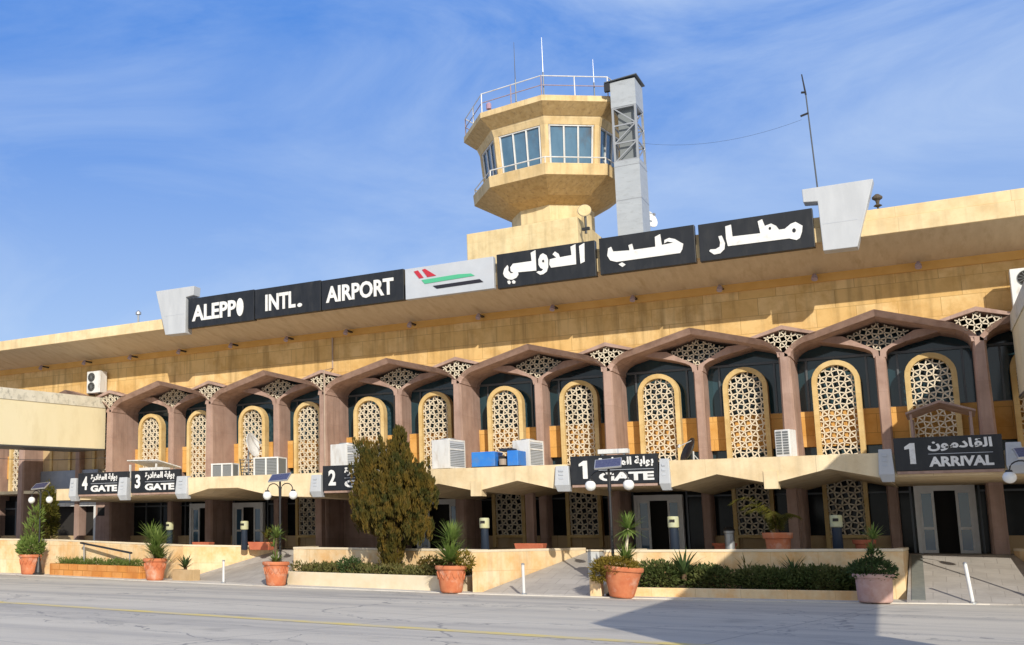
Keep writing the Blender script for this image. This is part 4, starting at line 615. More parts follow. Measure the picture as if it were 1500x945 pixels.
# ------------------------------------------------------------------ gate signs
def gate_sign(x0, x1, z0, num, arab, latin, label, blocks, arz=(.56,.93), lax=(.33,.955), frame=True):
    w, h = x1-x0, .87; nx = .10*w
    o = thing('gate_sign', label, 'sign', (x0,-5.55,z0), 0, 'black signs over the terminal doors')
    MB().box(0,w,.0,.16,0,h).build('board', M['black'], o, bev=.01)
    letters([ngon([(nx+.0*w,.64*h),(nx+.0*w,.72*h),(nx+.055*w,.83*h),(nx+.1*w,.83*h),(nx+.1*w,.2*h),(nx+.045*w,.2*h),(nx+.045*w,.66*h)]) if num == '1' else fit(glyphs(num,.035), .09*w,.2*w,.2*h,.83*h)], .0, .015, 'gate_number', M['letter'], o)
    letters([fit(ar(arab), lax[0]*w,lax[1]*w,arz[0]*h,arz[1]*h)], .0, .015, 'arabic_lettering', M['letter'], o)
    letters([fit(glyphs(latin,.045), lax[0]*w,lax[1]*w,.10*h,.40*h)], .0, .015, 'latin_lettering', M['letter'], o)
    MB().box(lax[0]*w,lax[1]*w,-.01,-.001,.475*h,.49*h).build('rule_line', M['panel'], o)
    MB().box(.03,w-.03,.02,.2,-.08,-.01).build('under_trim', M['fin'], o)
    for bx0, bx1, bz0, bz1 in blocks:
        g = MB(); bw = bx1-bx0; a, b, c, d = bx0-x0, bx1-x0, bz0-z0, bz1-z0
        g.add([(a,-.1,c+.2),(b,-.1,c+.2),(b,.22,c+.2),(a,.22,c+.2),(a+.03,-.03,d),(b-.03,-.03,d),(b-.03,.22,d),(a+.03,.22,d),
               (a+.06,.0,c),(b-.02,.0,c),(b-.02,.22,c),(a+.06,.22,c)],
              [(4,5,6,7),(0,1,5,4),(1,2,6,5),(2,3,7,6),(3,0,4,7),(8,11,10,9),(8,9,1,0),(9,10,2,1),(10,11,3,2),(11,8,0,3)])
        e = g.build('end_block', M['panelw'], o, bev=.015)
        for k in (.35,.55,.75): MB().box(a+bw*.3,a+bw*.6,-.095+k*.02,-.06,c+.2+(d-c-.2)*k-.03,c+.2+(d-c-.2)*k+.03).build('block_lamp', M['panel'], e)
    return o
gate_sign(-30.08,-27.45,3.33,'4',DEP,'GATE','black departure gate sign with white number 4',[(-30.5,-30.12,3.06,4.0),(-27.88,-27.42,3.05,3.96)],lax=(.27,.80))
gate_sign(-27.27,-24.86,3.33,'3',DEP,'GATE','black departure gate sign with white number 3',[(-25.0,-24.45,3.05,3.92)],lax=(.30,.90))
gate_sign(-18.54,-15.9,3.22,'2',DEP,'GATE','black departure gate sign with white number 2, half hidden by the conifer',[(-19.02,-18.57,3.0,3.79),(-15.87,-15.45,3.0,3.8)])
gate_sign(-9.78,-7.2,3.2,'1',DEP,'GATE','black departure gate sign with white number 1, behind a solar lamp',[(-10.27,-9.81,3.0,3.79),(-7.17,-6.85,2.97,3.9)])
gate_sign(-1.18,1.19,3.34,'1',ARR,'ARRIVAL','black arrivals sign with white number 1 above the right door',[(-1.57,-1.21,3.06,3.93),(1.22,1.6,3.2,3.99)],lax=(.32,.91))

# ------------------------------------------------------------------ elevated bridges
def bridge(x0, x1, ye, label, pier, skew=0.):
    o = thing('elevated_bridge', label, 'bridge', (x0,0,0), 0, 'cream bridges running out from the terminal front')
    w = x1-x0; k = .037
    def slab(name, y0, y1, za, zb, xa, xb, m):
        g = MB(); g.add([(xa+skew*y0,y0,za+k*y0),(xb+skew*y0,y0,za+k*y0),(xb,y1,za+k*y1),(xa,y1,za+k*y1),(xa+skew*y0,y0,zb+k*y0),(xb+skew*y0,y0,zb+k*y0),(xb,y1,zb+k*y1),(xa,y1,zb+k*y1)],
              [(0,3,2,1),(4,5,6,7),(0,1,5,4),(1,2,6,5),(2,3,7,6),(3,0,4,7)])
        return g.build(name, m, o)
    slab('deck_box', ye, -.05, 5.72, 7.66, 0, w, M['cream'])
    slab('edge_trim', ye, -.05, 5.66, 5.72, -.02, w+.02, M['darkalu'])
    slab('parapet', ye-.02, -.02, 7.665, 8.15, -.03, w+.03, M['parapet'])
    for y0, y1 in pier: MB().box(.35+skew*y0,w+skew*y0-.1,y0,y1,0,5.7+k*y0-.04).build('pier', M['cream'], o)
    return o
bridge(-35.4,-33.45,-31,'cream clad elevated bridge at the left end of the terminal, sloping down outwards',[(-31,-25.4)])
bridge(1.92,3.95,-29.6,'cream clad elevated bridge at the right edge beside the arrivals door',[(-29.6,-25.4)],-.01)

# ------------------------------------------------------------------ control tower
TX, TY, TA = -14.4, 9., 13.5
T = thing('control_tower', 'octagonal cream airport control tower with wide glazed cab above the roof sign', 'control tower', (TX,TY,0))
a0 = R(TA-90)
MB().box(-2.5,2.35,-4.4,5,10.5,14.75).build('base_block', M['towerpale'], T, bev=.03)
MB().lathe([(1.85,14.5),(1.85,16.3)], 8, a0=a0).build('shaft', M['towerpale'], T, bev=.02)
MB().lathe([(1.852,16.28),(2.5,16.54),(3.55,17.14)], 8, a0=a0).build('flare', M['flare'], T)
MB().lathe([(3.55,17.145),(3.6,17.66)], 8, a0=a0).build('sill_band', M['tower'], T, bev=.02)
RB, RT = 3.02, 3.2
def tp(k, r, z, t=0.):
    a, b = a0+pi/4*k, a0+pi/4*(k+1)
    p = Vector((r*cos(a), r*sin(a), z)); q = Vector((r*cos(b), r*sin(b), z)); return p.lerp(q, t)
g = MB().lathe([(RT+.02,19.56),(3.36,19.92)], 8, a0=a0)
for k in range(8):
    g.add([tp(k,RB+.02,17.6,-.0),tp(k,RB+.02,17.6,.075),tp(k,RT+.02,19.6,.075),tp(k,RT+.02,19.6,0),tp(k,RB-.2,17.6,.0),tp(k,RB-.2,17.6,.075),tp(k,RT-.2,19.6,.075),tp(k,RT-.2,19.6,0)],
          [(0,1,2,3),(7,6,5,4),(1,5,6,2),(0,3,7,4)])
    g.add([tp(k,RB+.02,17.6,.925),tp(k,RB+.02,17.6,1),tp(k,RT+.02,19.6,1),tp(k,RT+.02,19.6,.925),tp(k,RB-.2,17.6,.925),tp(k,RB-.2,17.6,1),tp(k,RT-.2,19.6,1),tp(k,RT-.2,19.6,.925)],
          [(0,1,2,3),(7,6,5,4),(0,3,7,4),(1,5,6,2)])
g.build('cab_wall', M['tower'], T)
MB().lathe([(2.3,17.6),(2.3,19.6)], 8, a0=a0).build('cab_core', mat('cab_interior', (.10,.08,.07)), T)
cabglass = mat('cab_glass', (.05,.12,.20), (.10,.20,.30), scale=.9, rough=.05, spec=.9, c3=(.09,.07,.06), s3=.8, stretch=(1,1,.5))  # reflections and brown curtains imitated by colour noise in the glass
for k in range(8):
    wn = MB().add([tp(k,RB-.1,17.62,.065),tp(k,RB-.1,17.62,.935),tp(k,RT-.1,19.6,.935),tp(k,RT-.1,19.6,.065)], [(0,1,2,3)]).build('cab_window', cabglass, T)
    g = MB()
    for t in (.095,.365,.635,.905): g.beam(tp(k,RB-.06,17.66,t),tp(k,RT-.06,19.58,t),.065)
    g.beam(tp(k,RB-.06,17.70,.075),tp(k,RB-.06,17.70,.925),.075).beam(tp(k,RT-.06,19.54,.075),tp(k,RT-.06,19.54,.925),.075)
    g.build('window_frame', M['whitepaint'], wn)
MB().lathe([(3.38,19.9),(3.95,20.36),(3.95,20.62),(3.6,20.62)], 8, a0=a0).build('roof_ring', M['tower'], T, bev=.015)
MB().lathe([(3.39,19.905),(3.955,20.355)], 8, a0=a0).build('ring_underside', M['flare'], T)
g = MB(); g2 = MB(); g3 = MB()
for k in range(8):
    for t in (0, .5):
        (g if (k+(t>0)) % 2 else g2).tube([tp(k,3.85,20.6,t), tp(k,3.85,21.55,t)], .028, 6)
    g.tube([tp(k,3.85,21.53), tp(k,3.85,21.53,1)], .025, 6); g2.tube([tp(k,3.85,21.1), tp(k,3.85,21.1,1)], .022, 6)
    g3.tube([tp(k,3.5,17.95), tp(k,3.5,17.95,1)], .028, 6).tube([tp(k,3.5,17.6), tp(k,3.5,17.97)], .028, 6)
g.build('white_railing', M['whitepaint'], T); g2.build('faded_railing', M['rust'], T); g3.build('cab_rail', M['whitepaint'], T)
def aerial(name, x, y, z0, z1, label, m, dipoles=False):
    o = thing(name, label, 'antenna', (x,y,z0), 0, 'whip antennas on the tower roof')
    MB().tube([(0,0,0),(0,0,(z1-z0)*.45)], .03, 6).build('mast', M['darkalu'], o)
    MB().tube([(0,0,(z1-z0)*.45),(0,0,z1-z0)], .018, 6, .008).build('whip', M['alu'] if dipoles else M['iron'], o)
    MB().lathe([(.09,0),(.09,.08),(.04,.12)], 8).build('foot', M['steel'], o)
aerial('whip_antenna', -15.0, 6.3, 20.62, 23.9, 'dark whip antenna, leftmost on the tower roof', True)
aerial('whip_antenna', -13.6, 5.9, 20.62, 23.6, 'tall pale tipped whip antenna at the front corner of the tower roof', True, True)
aerial('whip_antenna', -11.75, 7.2, 20.62, 22.6, 'short pale whip antenna at the right end of the tower roof', True, True)
o = thing('beacon', 'small faded purple roof beacon on a stand behind the tower railing', 'beacon', (-16.4,6.6,20.62))
MB().tube([(-.12,0,0),(0,0,.5)], .02, 5).tube([(.12,0,0),(0,0,.5)], .02, 5).tube([(0,.12,0),(0,0,.5)], .02, 5).build('stand', M['rust'], o)
MB().lathe([(.12,.5),(.12,.72),(.07,.8)], 10).build('lamp_drum', mat('beacon_faded', (.40,.26,.34)), o)
# lift shaft behind the tower
Ls = thing('lift_shaft', 'tall slim grey metal clad shaft with open lattice section beside the tower', 'lift shaft', (-10.9,6.5,0))
ZA, ZB, ZT, W, D = 17.43, 19.86, 21.02, 1.04, 1.34
MB().box(0,W,0,D,10.6,ZA).build('lower_cladding', M['galv'], Ls)
MB().box(0,W,0,D,ZB,ZT).build('upper_cladding', M['galv'], Ls)
MB().add([(-.22,-.1,ZT+.01),(W+.1,-.1,ZT+.1),(W+.1,D+.1,ZT+.1),(-.22,D+.1,ZT+.01),(-.22,-.1,ZT+.05),(W+.1,-.1,ZT+.14),(W+.1,D+.1,ZT+.14),(-.22,D+.1,ZT+.05)],[(0,3,2,1),(4,5,6,7),(0,1,5,4),(1,2,6,5),(2,3,7,6),(3,0,4,7)]).build('cap', M['darkalu'], Ls)
MB().box(-.24,-.01,-.06,.12,ZT-.36,ZT).build('pulley_box', M['iron'], Ls)
g = MB()
for x in (.05,W-.05):
    for y in (.05,D-.05): g.box(x-.045,x+.045,y-.045,y+.045,ZA,ZB)
n = 3; st = (ZB-ZA)/n
for k in range(n+1):
    z = ZA+.03+(ZB-ZA-.06)*k/n
    g.box(.095,W-.095,.02,.075,z-.03,z+.03).box(.095,W-.095,D-.075,D-.02,z-.03,z+.03).box(.02,.075,.095,D-.095,z-.03,z+.03).box(W-.075,W-.02,.095,D-.095,z-.03,z+.03)
for k in range(n):
    z = ZA+k*st
    g.beam((.06,.05,z+(st if k==n-1 else 0)),(W-.06,.05,z+(0 if k==n-1 else st)),.05).beam((W-.06,D-.05,z),(.06,D-.05,z+st),.05).beam((W-.05,.06,z),(W-.05,D-.06,z+st),.05)
g.build('lattice_frame', M['steel'], Ls)
for z in (12.5,14.1,15.7,17.2): MB().box(-.008,W+.008,-.008,D+.008,z,z+.03).build('cladding_joint', M['steel'], Ls)
MB().box(.2,W-.2,.3,D-.3,ZA,ZB).build('lift_guide', mat('guide_mesh', (.20,.22,.23), rough=.6), Ls)
# roof mast and its stay wires
o = thing('radio_mast', 'thin leaning radio mast with small antenna heads above the right sign end panel', 'mast', (-3.0,3,11.0))
MB().tube([(0,0,0),(-.09,0,3.2),(-.2,0,6.4)], .03, 7, .022).build('mast_pole', M['darkalu'], o)
MB().tube([(-.2,0,6.4),(-.28,0,7.2)], .032, 7, .02).build('antenna_head', M['iron'], o)
for q in ([(-.2,0,6.5),(-.34,-.05,6.5)], [(-.17,0,5.7),(-.42,-.05,5.62)]): MB().tube(q, .04, 6).build('insulator', M['iron'], o)
def wire(p, q, sag, label, r=.005):
    pts = [Vector(p).lerp(Vector(q), i/14)-Vector((0,0,sag*4*(i/14)*(1-i/14))) for i in range(15)]
    o = MB().tube(pts, r, 5).build('stay_wire', M['darkalu']); tag(o, label, 'wire')
wire((-3.4,3,16.5), (-9.86,7.2,18.3), .4, 'thin sagging wire between radio mast and lift shaft')
wire((-40,-3.0,5.5), (-33.0,.2,5.35), .18, 'dark cable slung below the left bridge', .012)
# floodlight and dish near the tower
o = thing('floodlight', 'round cream faced floodlight on a bracket at the tower base corner', 'floodlight', (-11.75,4.75,14.0))
MB().tube([(0,0,0),(0,0,.75)], .05, 6).beam((-.15,0,.2),(.15,0,.2),.12).build('post', M['iron'], o)
g = MB(); g.lathe([(.1,0),(.25,.12),(.28,.16)], 18); fl = g.build('reflector', M['darkalu'], o); fl.location = (-.05,.1,.95); fl.rotation_euler = (R(80),0,R(15))
g = MB(); g.lathe([(.27,.0),(.25,.03),(.1,.05)], 18); f2 = g.build('lens', M['towerpale'], fl); f2.location = (0,0,.165)
def dish(loc, r, rz, tilt, label, m, legs=.6, name='satellite_dish'):
    o = thing(name, label, 'satellite dish', loc, rz, 'satellite dishes on the terminal')
    MB().tube([(0,0,0),(0,0,legs)], .04, 6).tube([(0,.3,0),(0,0,legs*.8)], .02, 5).build('stand', M['steel'], o)
    prof = [(.001,.0)]+[(r*k/6, .28*r*(k/6)**2) for k in range(1,7)]
    g = MB(); n = 20
    vs = []; fs = []
    for q, z in prof: vs += [(q*cos(2*pi*i/n), q*sin(2*pi*i/n), z) for i in range(n)]
    k = len(prof)*n
    vs += [(x,y,z-.03) for x,y,z in vs]
    for i in range(len(prof)-1):
        for j in range(n):
            a, b = i*n+j, i*n+(j+1)%n
            fs += [(a,b,b+n,a+n), (k+a,k+a+n,k+b+n,k+b)]
    i = len(prof)-1
    fs += [(i*n+j, i*n+(j+1)%n, k+i*n+(j+1)%n, k+i*n+j) for j in range(n)]
    d = g.add(vs, fs).build('reflector', m, o, smooth=True); d.location = (0,-.08,legs); d.rotation_euler = (R(90-tilt),0,0)
    MB().tube([(0,r*.8,.2*r),(0,0,.9*r)], .015, 5).box(-.05,.05,-.05,.05,.85*r,1.0*r).build('feed_arm', M['steel'], d)
    return o
dish((-10.28,9.0,11.0), .46, R(60), 20, 'white satellite dish showing behind the roof sign right of the lift shaft', M['whitepaint'], 4.4)
o = thing('roof_siren', 'small dark twin siren on a spike at the roof edge right of the sign', 'siren', (-1.14,-1.95,11.43))
MB().tube([(0,0,-.2),(0,0,.25)], .03, 6).build('spike', M['iron'], o)
MB().lathe([(.05,.1),(.12,.14),(.04,.2),(.06,.3),(.14,.36),(.14,.42),(.05,.5)], 12).build('horn', mat('siren_bronze', (.10,.08,.06)), o)
o = thing('roof_vent', 'tiny pale roof vent pipe left of the sign on the roof edge', 'vent', (-30.6,-1.2,11.0))
MB().tube([(0,0,0),(0,0,.7)], .05, 8).build('pipe', M['steel'], o); MB().lathe([(.13,.7),(.13,.8),(.02,.9)], 10).build('cowl', M['steel'], o)
# soffit spotlights
sp0 = None
for i in range(14):
    x = -.27-i*2.87
    if sp0 is None:
        sp0 = thing('soffit_spotlight', 'small dark spotlight, one of an even row under the roof soffit', 'spotlight', (x,-.25,9.92), 0, 'spotlights under the roof soffit')
        MB().box(-.05,.05,.0,.52,.08,.14).build('bracket', M['iron'], sp0)
        b = MB().lathe([(.05,-.1),(.085,.0),(.095,.12)], 10).build('lamp_can', M['rust'], sp0); b.rotation_euler = (R(150),0,0); b.location = (0,.0,.06)
    else: dup(sp0, None, (x,-.25,9.92))
# ------------------------------------------------------------------ terrace, retaining walls, ramps
kind(MB().xy([(-46,1.5),(-46,-3.8),(-32.5,-3.8),(-24.9,-4.9),(-21.9,-3.25),(-20.2,-3.25),(-19.6,-5.3),(-12.2,-6.7),(-11.8,-8.1),(-10.2,-3.25),(-8.3,-3.25),(-8.4,-6.5),(-1.3,-5.5),(-1.25,-1.6),(1.35,-1.2),(2.5,-5.9),(12,-5.9),(12,1.5)], -.05, 1.12).build('terrace', M['terrace']), 'structure')
def wall(pts, zs, label, th=.22):
    n = len(pts); A = []; Bp = []
    for i, p in enumerate(pts):
        d0 = (Vector(pts[i])-Vector(pts[i-1])).normalized() if i else None
        d1 = (Vector(pts[i+1])-Vector(p)).normalized() if i < n-1 else None
        d = ((d0 or d1)+(d1 or d0)).normalized(); nr = Vector((-d.y, d.x))
        k = 1/max(.45, (nr.dot(Vector((-(d0 or d1).y, (d0 or d1).x)))))
        A.append(Vector(p)+nr*th/2*k); Bp.append(Vector(p)-nr*th/2*k)
    o = thing('retaining_wall', label, 'wall', (pts[0][0],pts[0][1],0), 0, 'low limestone walls edging the terrace')
    ox, oy = pts[0]
    def run(name, z0s, z1s, e, m, bev):
        vs = []; fs = []
        for i in range(n):
            c = (A[i]+Bp[i])/2; a = c+(A[i]-c)*(1+e); b = c+(Bp[i]-c)*(1+e)
            vs += [(a.x-ox,a.y-oy,z0s[i]),(b.x-ox,b.y-oy,z0s[i]),(b.x-ox,b.y-oy,z1s[i]),(a.x-ox,a.y-oy,z1s[i])]
        for i in range(n-1):
            for k in range(4): fs.append((i*4+k, i*4+(k+1)%4, i*4+4+(k+1)%4, i*4+4+k))
        fs += [(3,2,1,0), (4*n-4,4*n-3,4*n-2,4*n-1)]
        x = MB().add(vs, fs).build(name, m, o, bev=bev)
        bm = bmesh.new(); bm.from_mesh(x.data); bmesh.ops.recalc_face_normals(bm, faces=bm.faces); bm.to_mesh(x.data); bm.free()
    run('wall_body', [-.03]*n, [z-.075 for z in zs], 0, M['peach'], 0)
    run('coping', [z-.074 for z in zs], zs, .14, M['coping'], .012)
    return o
wall([(-46,-3.9),(-32.5,-3.9),(-25.0,-5.0),(-21.9,-3.2)], [1.62,1.5,1.32,1.27], 'long peach limestone wall at the left, behind the orange brick planter')
wall([(-20.2,-3.2),(-19.7,-5.4),(-12.2,-6.8),(-11.9,-8.25),(-10.2,-3.2)], [1.27,1.26,1.24,1.24,1.27], 'peach limestone wall behind the conifer bed, turning back along the middle ramp')
wall([(-8.3,-3.2),(-8.45,-6.6),(-1.3,-5.6),(-1.3,-1.6)], [1.25,1.25,1.32,1.32], 'peach limestone wall behind the low green hedge')
wall([(1.45,-1.2),(2.6,-6.1),(12,-6.1)], [1.3,1.3,1.3], 'peach limestone wall right of the arrivals ramp')
def ramp(a, b, c, d, kw):                                        # a,b at the kerb, c,d at the terrace edge
    o = MB().xy([a,b,c,d], -.04, [.03,.03,1.118,1.118]).build('ramp', M['paving'])
    kind(o, 'structure'); return o
ramp((-24.8,-5.25),(-19.6,-7.7),(-20.3,-3.23),(-21.8,-3.23), 0)
ramp((-11.7,-8.3),(-8.5,-8.3),(-8.4,-3.23),(-10.1,-3.23), 0)
ramp((-1.15,-7.1),(2.4,-6.3),(1.34,-1.22),(-1.17,-1.62), 0)
kind(MB().xy([(-1.05,-6.9),(-.75,-6.83),(-.85,-1.75),(-1.12,-1.8)], 0, [.085,.085,1.105,1.105]).build('ramp_strip', mat('dark_paving', (.17,.18,.17), (.21,.22,.20), scale=6)), 'structure')
# planters
def planter(p, q, depth, h, label, m, t=.16):
    o = thing('planter', label, 'planter', (p[0],p[1],0), math.atan2(q[1]-p[1], q[0]-p[0]), 'low planters along the forecourt')
    l = math.hypot(q[0]-p[0], q[1]-p[1])
    MB().box(0,l,0,t,-.02,h).box(0,t,t,depth,-.02,h).box(l-t,l,t,depth,-.02,h).build('planter_wall', m, o, bev=.02)
    MB().box(t,l-t,t,depth,0,h-.06).build('soil', M['soil'], o)
    return o, l
orange = stone('orange_brick', (.62,.26,.06), (.68,.34,.12), (.50,.19,.05), .5, .25, .6, .015)
planter((-32.3,-4.75),(-26.2,-6.25), .75, .5, 'low orange brick planter with ragged grass, leftmost', orange)
planter((-19.3,-7.05),(-12.45,-8.45), 1.5, .46, 'long pale limestone planter in which the conifer stands', M['coping'])
planter((-7.7,-8.05),(-1.75,-6.85), 1.2, .26, 'low stone planter holding the dark green hedge', M['peach'])

# ------------------------------------------------------------------ plants
def leaves(mb, c, rad, n, l, wd, up=.3, shell=.55):
    for _ in range(n):
        while True:
            d = Vector((random.uniform(-1,1),random.uniform(-1,1),random.uniform(-1,1)))
            if .05 < d.length < 1: break
        d = d.normalized(); k = random.uniform(shell,1)**.7*(1+random.uniform(-.12,.1))
        p = Vector((c[0]+d.x*rad[0]*k, c[1]+d.y*rad[1]*k, c[2]+d.z*rad[2]*k))
        dd = d*.8+Vector((random.uniform(-.6,.6),random.uniform(-.6,.6),up+random.uniform(-.3,.5)))
        mb.leaf(p, dd, l*random.uniform(.6,1.2), wd*random.uniform(.7,1.2))
def rosette(mb, c, n, l, wd, e0=15, e1=80, droop=.45):
    for i in range(n):
        mb.blade(c, random.uniform(0,2*pi), R(random.uniform(e0,e1)), l*random.uniform(.7,1.1), wd*random.uniform(.8,1.2), droop*random.uniform(.5,1.4))
# conifer
def conifer():
    o = thing('conifer', 'dense bronze green conifer with pointed crown in front of the gate 2 sign', 'tree', (-15.15,-7.0,.4), 0)
    MB().tube([(0,0,-.1),(.04,.02,.7),(.0,0,2.2)], .17, 10, .07).tube([(.0,0,.5),(-.5,.1,1.6),(-.8,.1,2.6)], .09, 7, .03).tube([(.02,0,.5),(.55,-.1,1.5),(.8,0,2.4)], .08, 7, .03).build('trunk', M['bark'], o, smooth=True)
    prof = [(.9,.3),(1.1,.62),(1.4,1.08),(1.7,1.34),(2.1,1.46),(2.5,1.40),(2.9,1.22),(3.3,.94),(3.7,.62),(4.05,.34),(4.3,.14),(4.5,.02)]
    def rad(z):
        for (a,b),(c,d) in zip(prof, prof[1:]):
            if a <= z <= c: return b+(d-b)*(z-a)/(c-a)
        return 0.
    g = MB()
    def spray(p, h, r, n, lean):                                    # one flame shaped spray of scale leaves
        for _ in range(n):
            t = random.random()**.75; rr = r*(1-t)**.75*(.35+.65*random.random()); a = random.uniform(0,2*pi)
            q = Vector((p[0]+rr*cos(a)+lean[0]*t*h, p[1]+rr*sin(a)+lean[1]*t*h, p[2]+t*h))
            d = Vector((cos(a)*.35+lean[0]*.6, sin(a)*.35+lean[1]*.6, 1.2+random.uniform(-.3,.3)))
            g.leaf(q, d, random.uniform(.10,.2), random.uniform(.035,.06))
    def put(cx, cy, z, r, a, k, big=1.):
        q = (cx+r*k*cos(a), cy+r*k*sin(a)*.92, z); s = (.6+.4*k)*big
        spray(q, random.uniform(.5,.85)*s, random.uniform(.16,.27)*s, 60, (cos(a)*.30,sin(a)*.30))
    def plume(cx, cy, z, h, r, n):                                  # an upright pointed plume of sprays
        for _ in range(n):
            t = random.random()**.85; a = random.uniform(0,2*pi); rr = r*(1-t)**.55*(.55+.45*random.random())
            s = .8-.3*t
            spray((cx+rr*cos(a), cy+rr*sin(a), z+t*h*.86), .42*s, .12*s, 34, (cos(a)*.22+cx*.05, sin(a)*.22+cy*.05))
    plume(.18,0,1.8,2.8,1.02,130); plume(.28,0,2.6,2.25,.48,44); plume(-.72,-.25,2.2,1.85,.42,30); plume(.5,-.25,2.2,1.75,.45,28); plume(1.0,-.2,1.75,1.45,.42,26)
    for k in range(34):
        a = 2*pi*k/34*2.63+random.uniform(-.2,.2); z = random.choice((1.05,1.3,1.6,1.9,2.2))+random.uniform(-.1,.1)
        q = rad(z+.35)*random.uniform(.66,.86); plume(q*cos(a), q*sin(a)*.92, z-.15, random.uniform(.9,1.35), random.uniform(.30,.42), 17)
    for _ in range(90):                                            # inner growth
        z = 1.1+2.7*random.random()**1.1; put(0, 0, z, rad(z), random.uniform(0,2*pi), random.uniform(.15,.6), 1.1)
    for _ in range(34):                                             # second leader on the left
        z = 2.7+1.15*random.random(); a = random.uniform(0,2*pi)
        put(-.80, -.3, z, .32*(1-(z-2.7)/1.5), a, random.uniform(.4,1))
    for _ in range(30):                                             # shoulder on the right
        z = 2.2+.8*random.random(); a = random.uniform(0,2*pi)
        put(1.10, -.2, z, .34*(1-(z-2.2)/1.5), a, random.uniform(.4,1))
    for _ in range(40):                                             # ragged skirt round the trunk
        z = random.uniform(.0,.95); a = random.uniform(0,2*pi)
        put(-.05, 0, z, .30, a, random.uniform(.6,1.), .8)
    g.build('crown', M['thuja'], o)
conifer()
def shrub(x, y, z, rads, n, m, label, l=.14, wd=.06, stem=.4, name='shrub', group=None):
    o = thing(name, label, 'shrub', (x,y,z), 0, group)
    g = MB()
    for k in range(5): g.tube([(0,0,0),(rads[0]*.4*cos(k*1.26),rads[1]*.4*sin(k*1.26),stem+rads[2])], .025, 5, .01)
    g.build('stem', M['bark'], o)
    g = MB(); leaves(g, (0,0,stem+rads[2]*.8), rads, n, l, wd); 
    for k in range(4): leaves(g, (rads[0]*.45*cos(k*1.7),rads[1]*.45*sin(k*1.7),stem+rads[2]*(.7+.4*random.random())), [q*.6 for q in rads], n//5, l, wd)
    g.build('foliage', m, o)
    return o
shrub(-34.75,-2.4,1.12,(.50,.5,1.55),2400,M['olive'],'tall olive yellow shrub behind the left lamp post',.14,.05,.1)
# hedge mounds in the right planter
for x, y, rx, rz, lb in ((-7.0,-7.2,.75,.42,'low dark hedge clump directly right of the yellow succulent pot'),(-5.75,-6.95,.72,.36,'second low hedge clump from the left in the right planter'),
                     (-4.35,-6.7,.85,.34,'low hedge clump in the middle of the shaded planter'),(-3.1,-6.5,.8,.36,'low hedge clump right of the bare gap in the planter'),(-2.15,-6.35,.55,.36,'rightmost low hedge clump behind the pale pink pot')):
    shrub(x, y, .2, (rx,.48,rz), 1500, M['hedge'], lb, .11, .055, .02, 'hedge_clump', 'hedge clumps in the right planter')
def rosette_plant(x, y, z, n, l, wd, label, m, name='agave', e0=15, e1=80, droop=.35):
    o = thing(name, label, 'plant', (x,y,z), 0)
    MB().lathe([(.06,-.05),(.07,.1),(.03,.2)], 8).build('crown_base', M['bark'], o)
    g = MB(); rosette(g, (0,0,.08), n, l, wd, e0, e1, droop); g.build('blades', m, o); return o
rosette_plant(-6.3,-7.3,.5,60,.78,.085,'dark spiky agave rising from the hedge beside the succulent pot',M['yuccad'])
rosette_plant(-3.7,-6.45,.55,40,.6,.07,'spiky agave above the middle of the shaded hedge',M['yuccad'])
rosette_plant(-4.9,-6.1,.35,26,.8,.05,'thin yellowing palm seedling against the terrace wall',M['olive'],'palm_seedling',40,85,.5)
planter((-24.55,-6.35),(-23.55,-6.6), .5, .42, 'short stained stone planter with an agave right of the bushy yucca pot', M['dadolow'])
rosette_plant(-24.05,-6.2,.38,46,.62,.065,'spiky agave in the short stone planter right of the bushy yucca pot',M['yuccad'],'agave')
# ground cover in the planters: nobody could count these
def cover(name, p, q, depth, z, n, l, wd, m, hgt):
    g = MB(); p = Vector(p); q = Vector(q); d = (q-p).normalized(); nr = Vector((-d.y,d.x)); L_ = (q-p).length
    for _ in range(n):
        s, t = random.uniform(.2,L_-.2), random.uniform(.12,depth); c = p+d*s+nr*t
        hh = hgt*(.35+.65*abs(sin(s*2.3+1.3*sin(t*4))))*random.random()
        g.leaf((c.x,c.y,z+hh), (random.uniform(-1,1),random.uniform(-1,1),random.uniform(.3,1.6)), l*random.uniform(.6,1.3), wd*random.uniform(.7,1.3))
    o = g.build(name, m); o['label'] = name.replace('_',' ')+' filling a forecourt planter'; o['category'] = 'ground cover'; return kind(o, 'stuff')
cover('ragged_grass', (-32.3,-4.75), (-26.2,-6.25), .7, .44, 2600, .13, .03, M['grass'], .28)
cover('creeping_plants', (-19.3,-7.05), (-12.45,-8.45), 1.4, .40, 5200, .13, .05, leafmat('mixed_cover',(.10,.11,.03),(.15,.14,.045),(.16,.09,.04),2.2), .34)
for x, y, s, lb in ((-16.6,-7.25,.32,'small dark shrub in the long planter left of the conifer trunk'),(-13.6,-7.55,.36,'rusty leaved shrub in the long planter right of the conifer'),(-12.9,-7.6,.34,'low olive shrub at the right end of the conifer planter')):
    shrub(x, y, .36, (s*1.3,s,s), 420, M['olive'] if 'olive' in lb else (M['thuja'] if 'rusty' in lb else M['yuccad']), lb, .1, .05, .03)

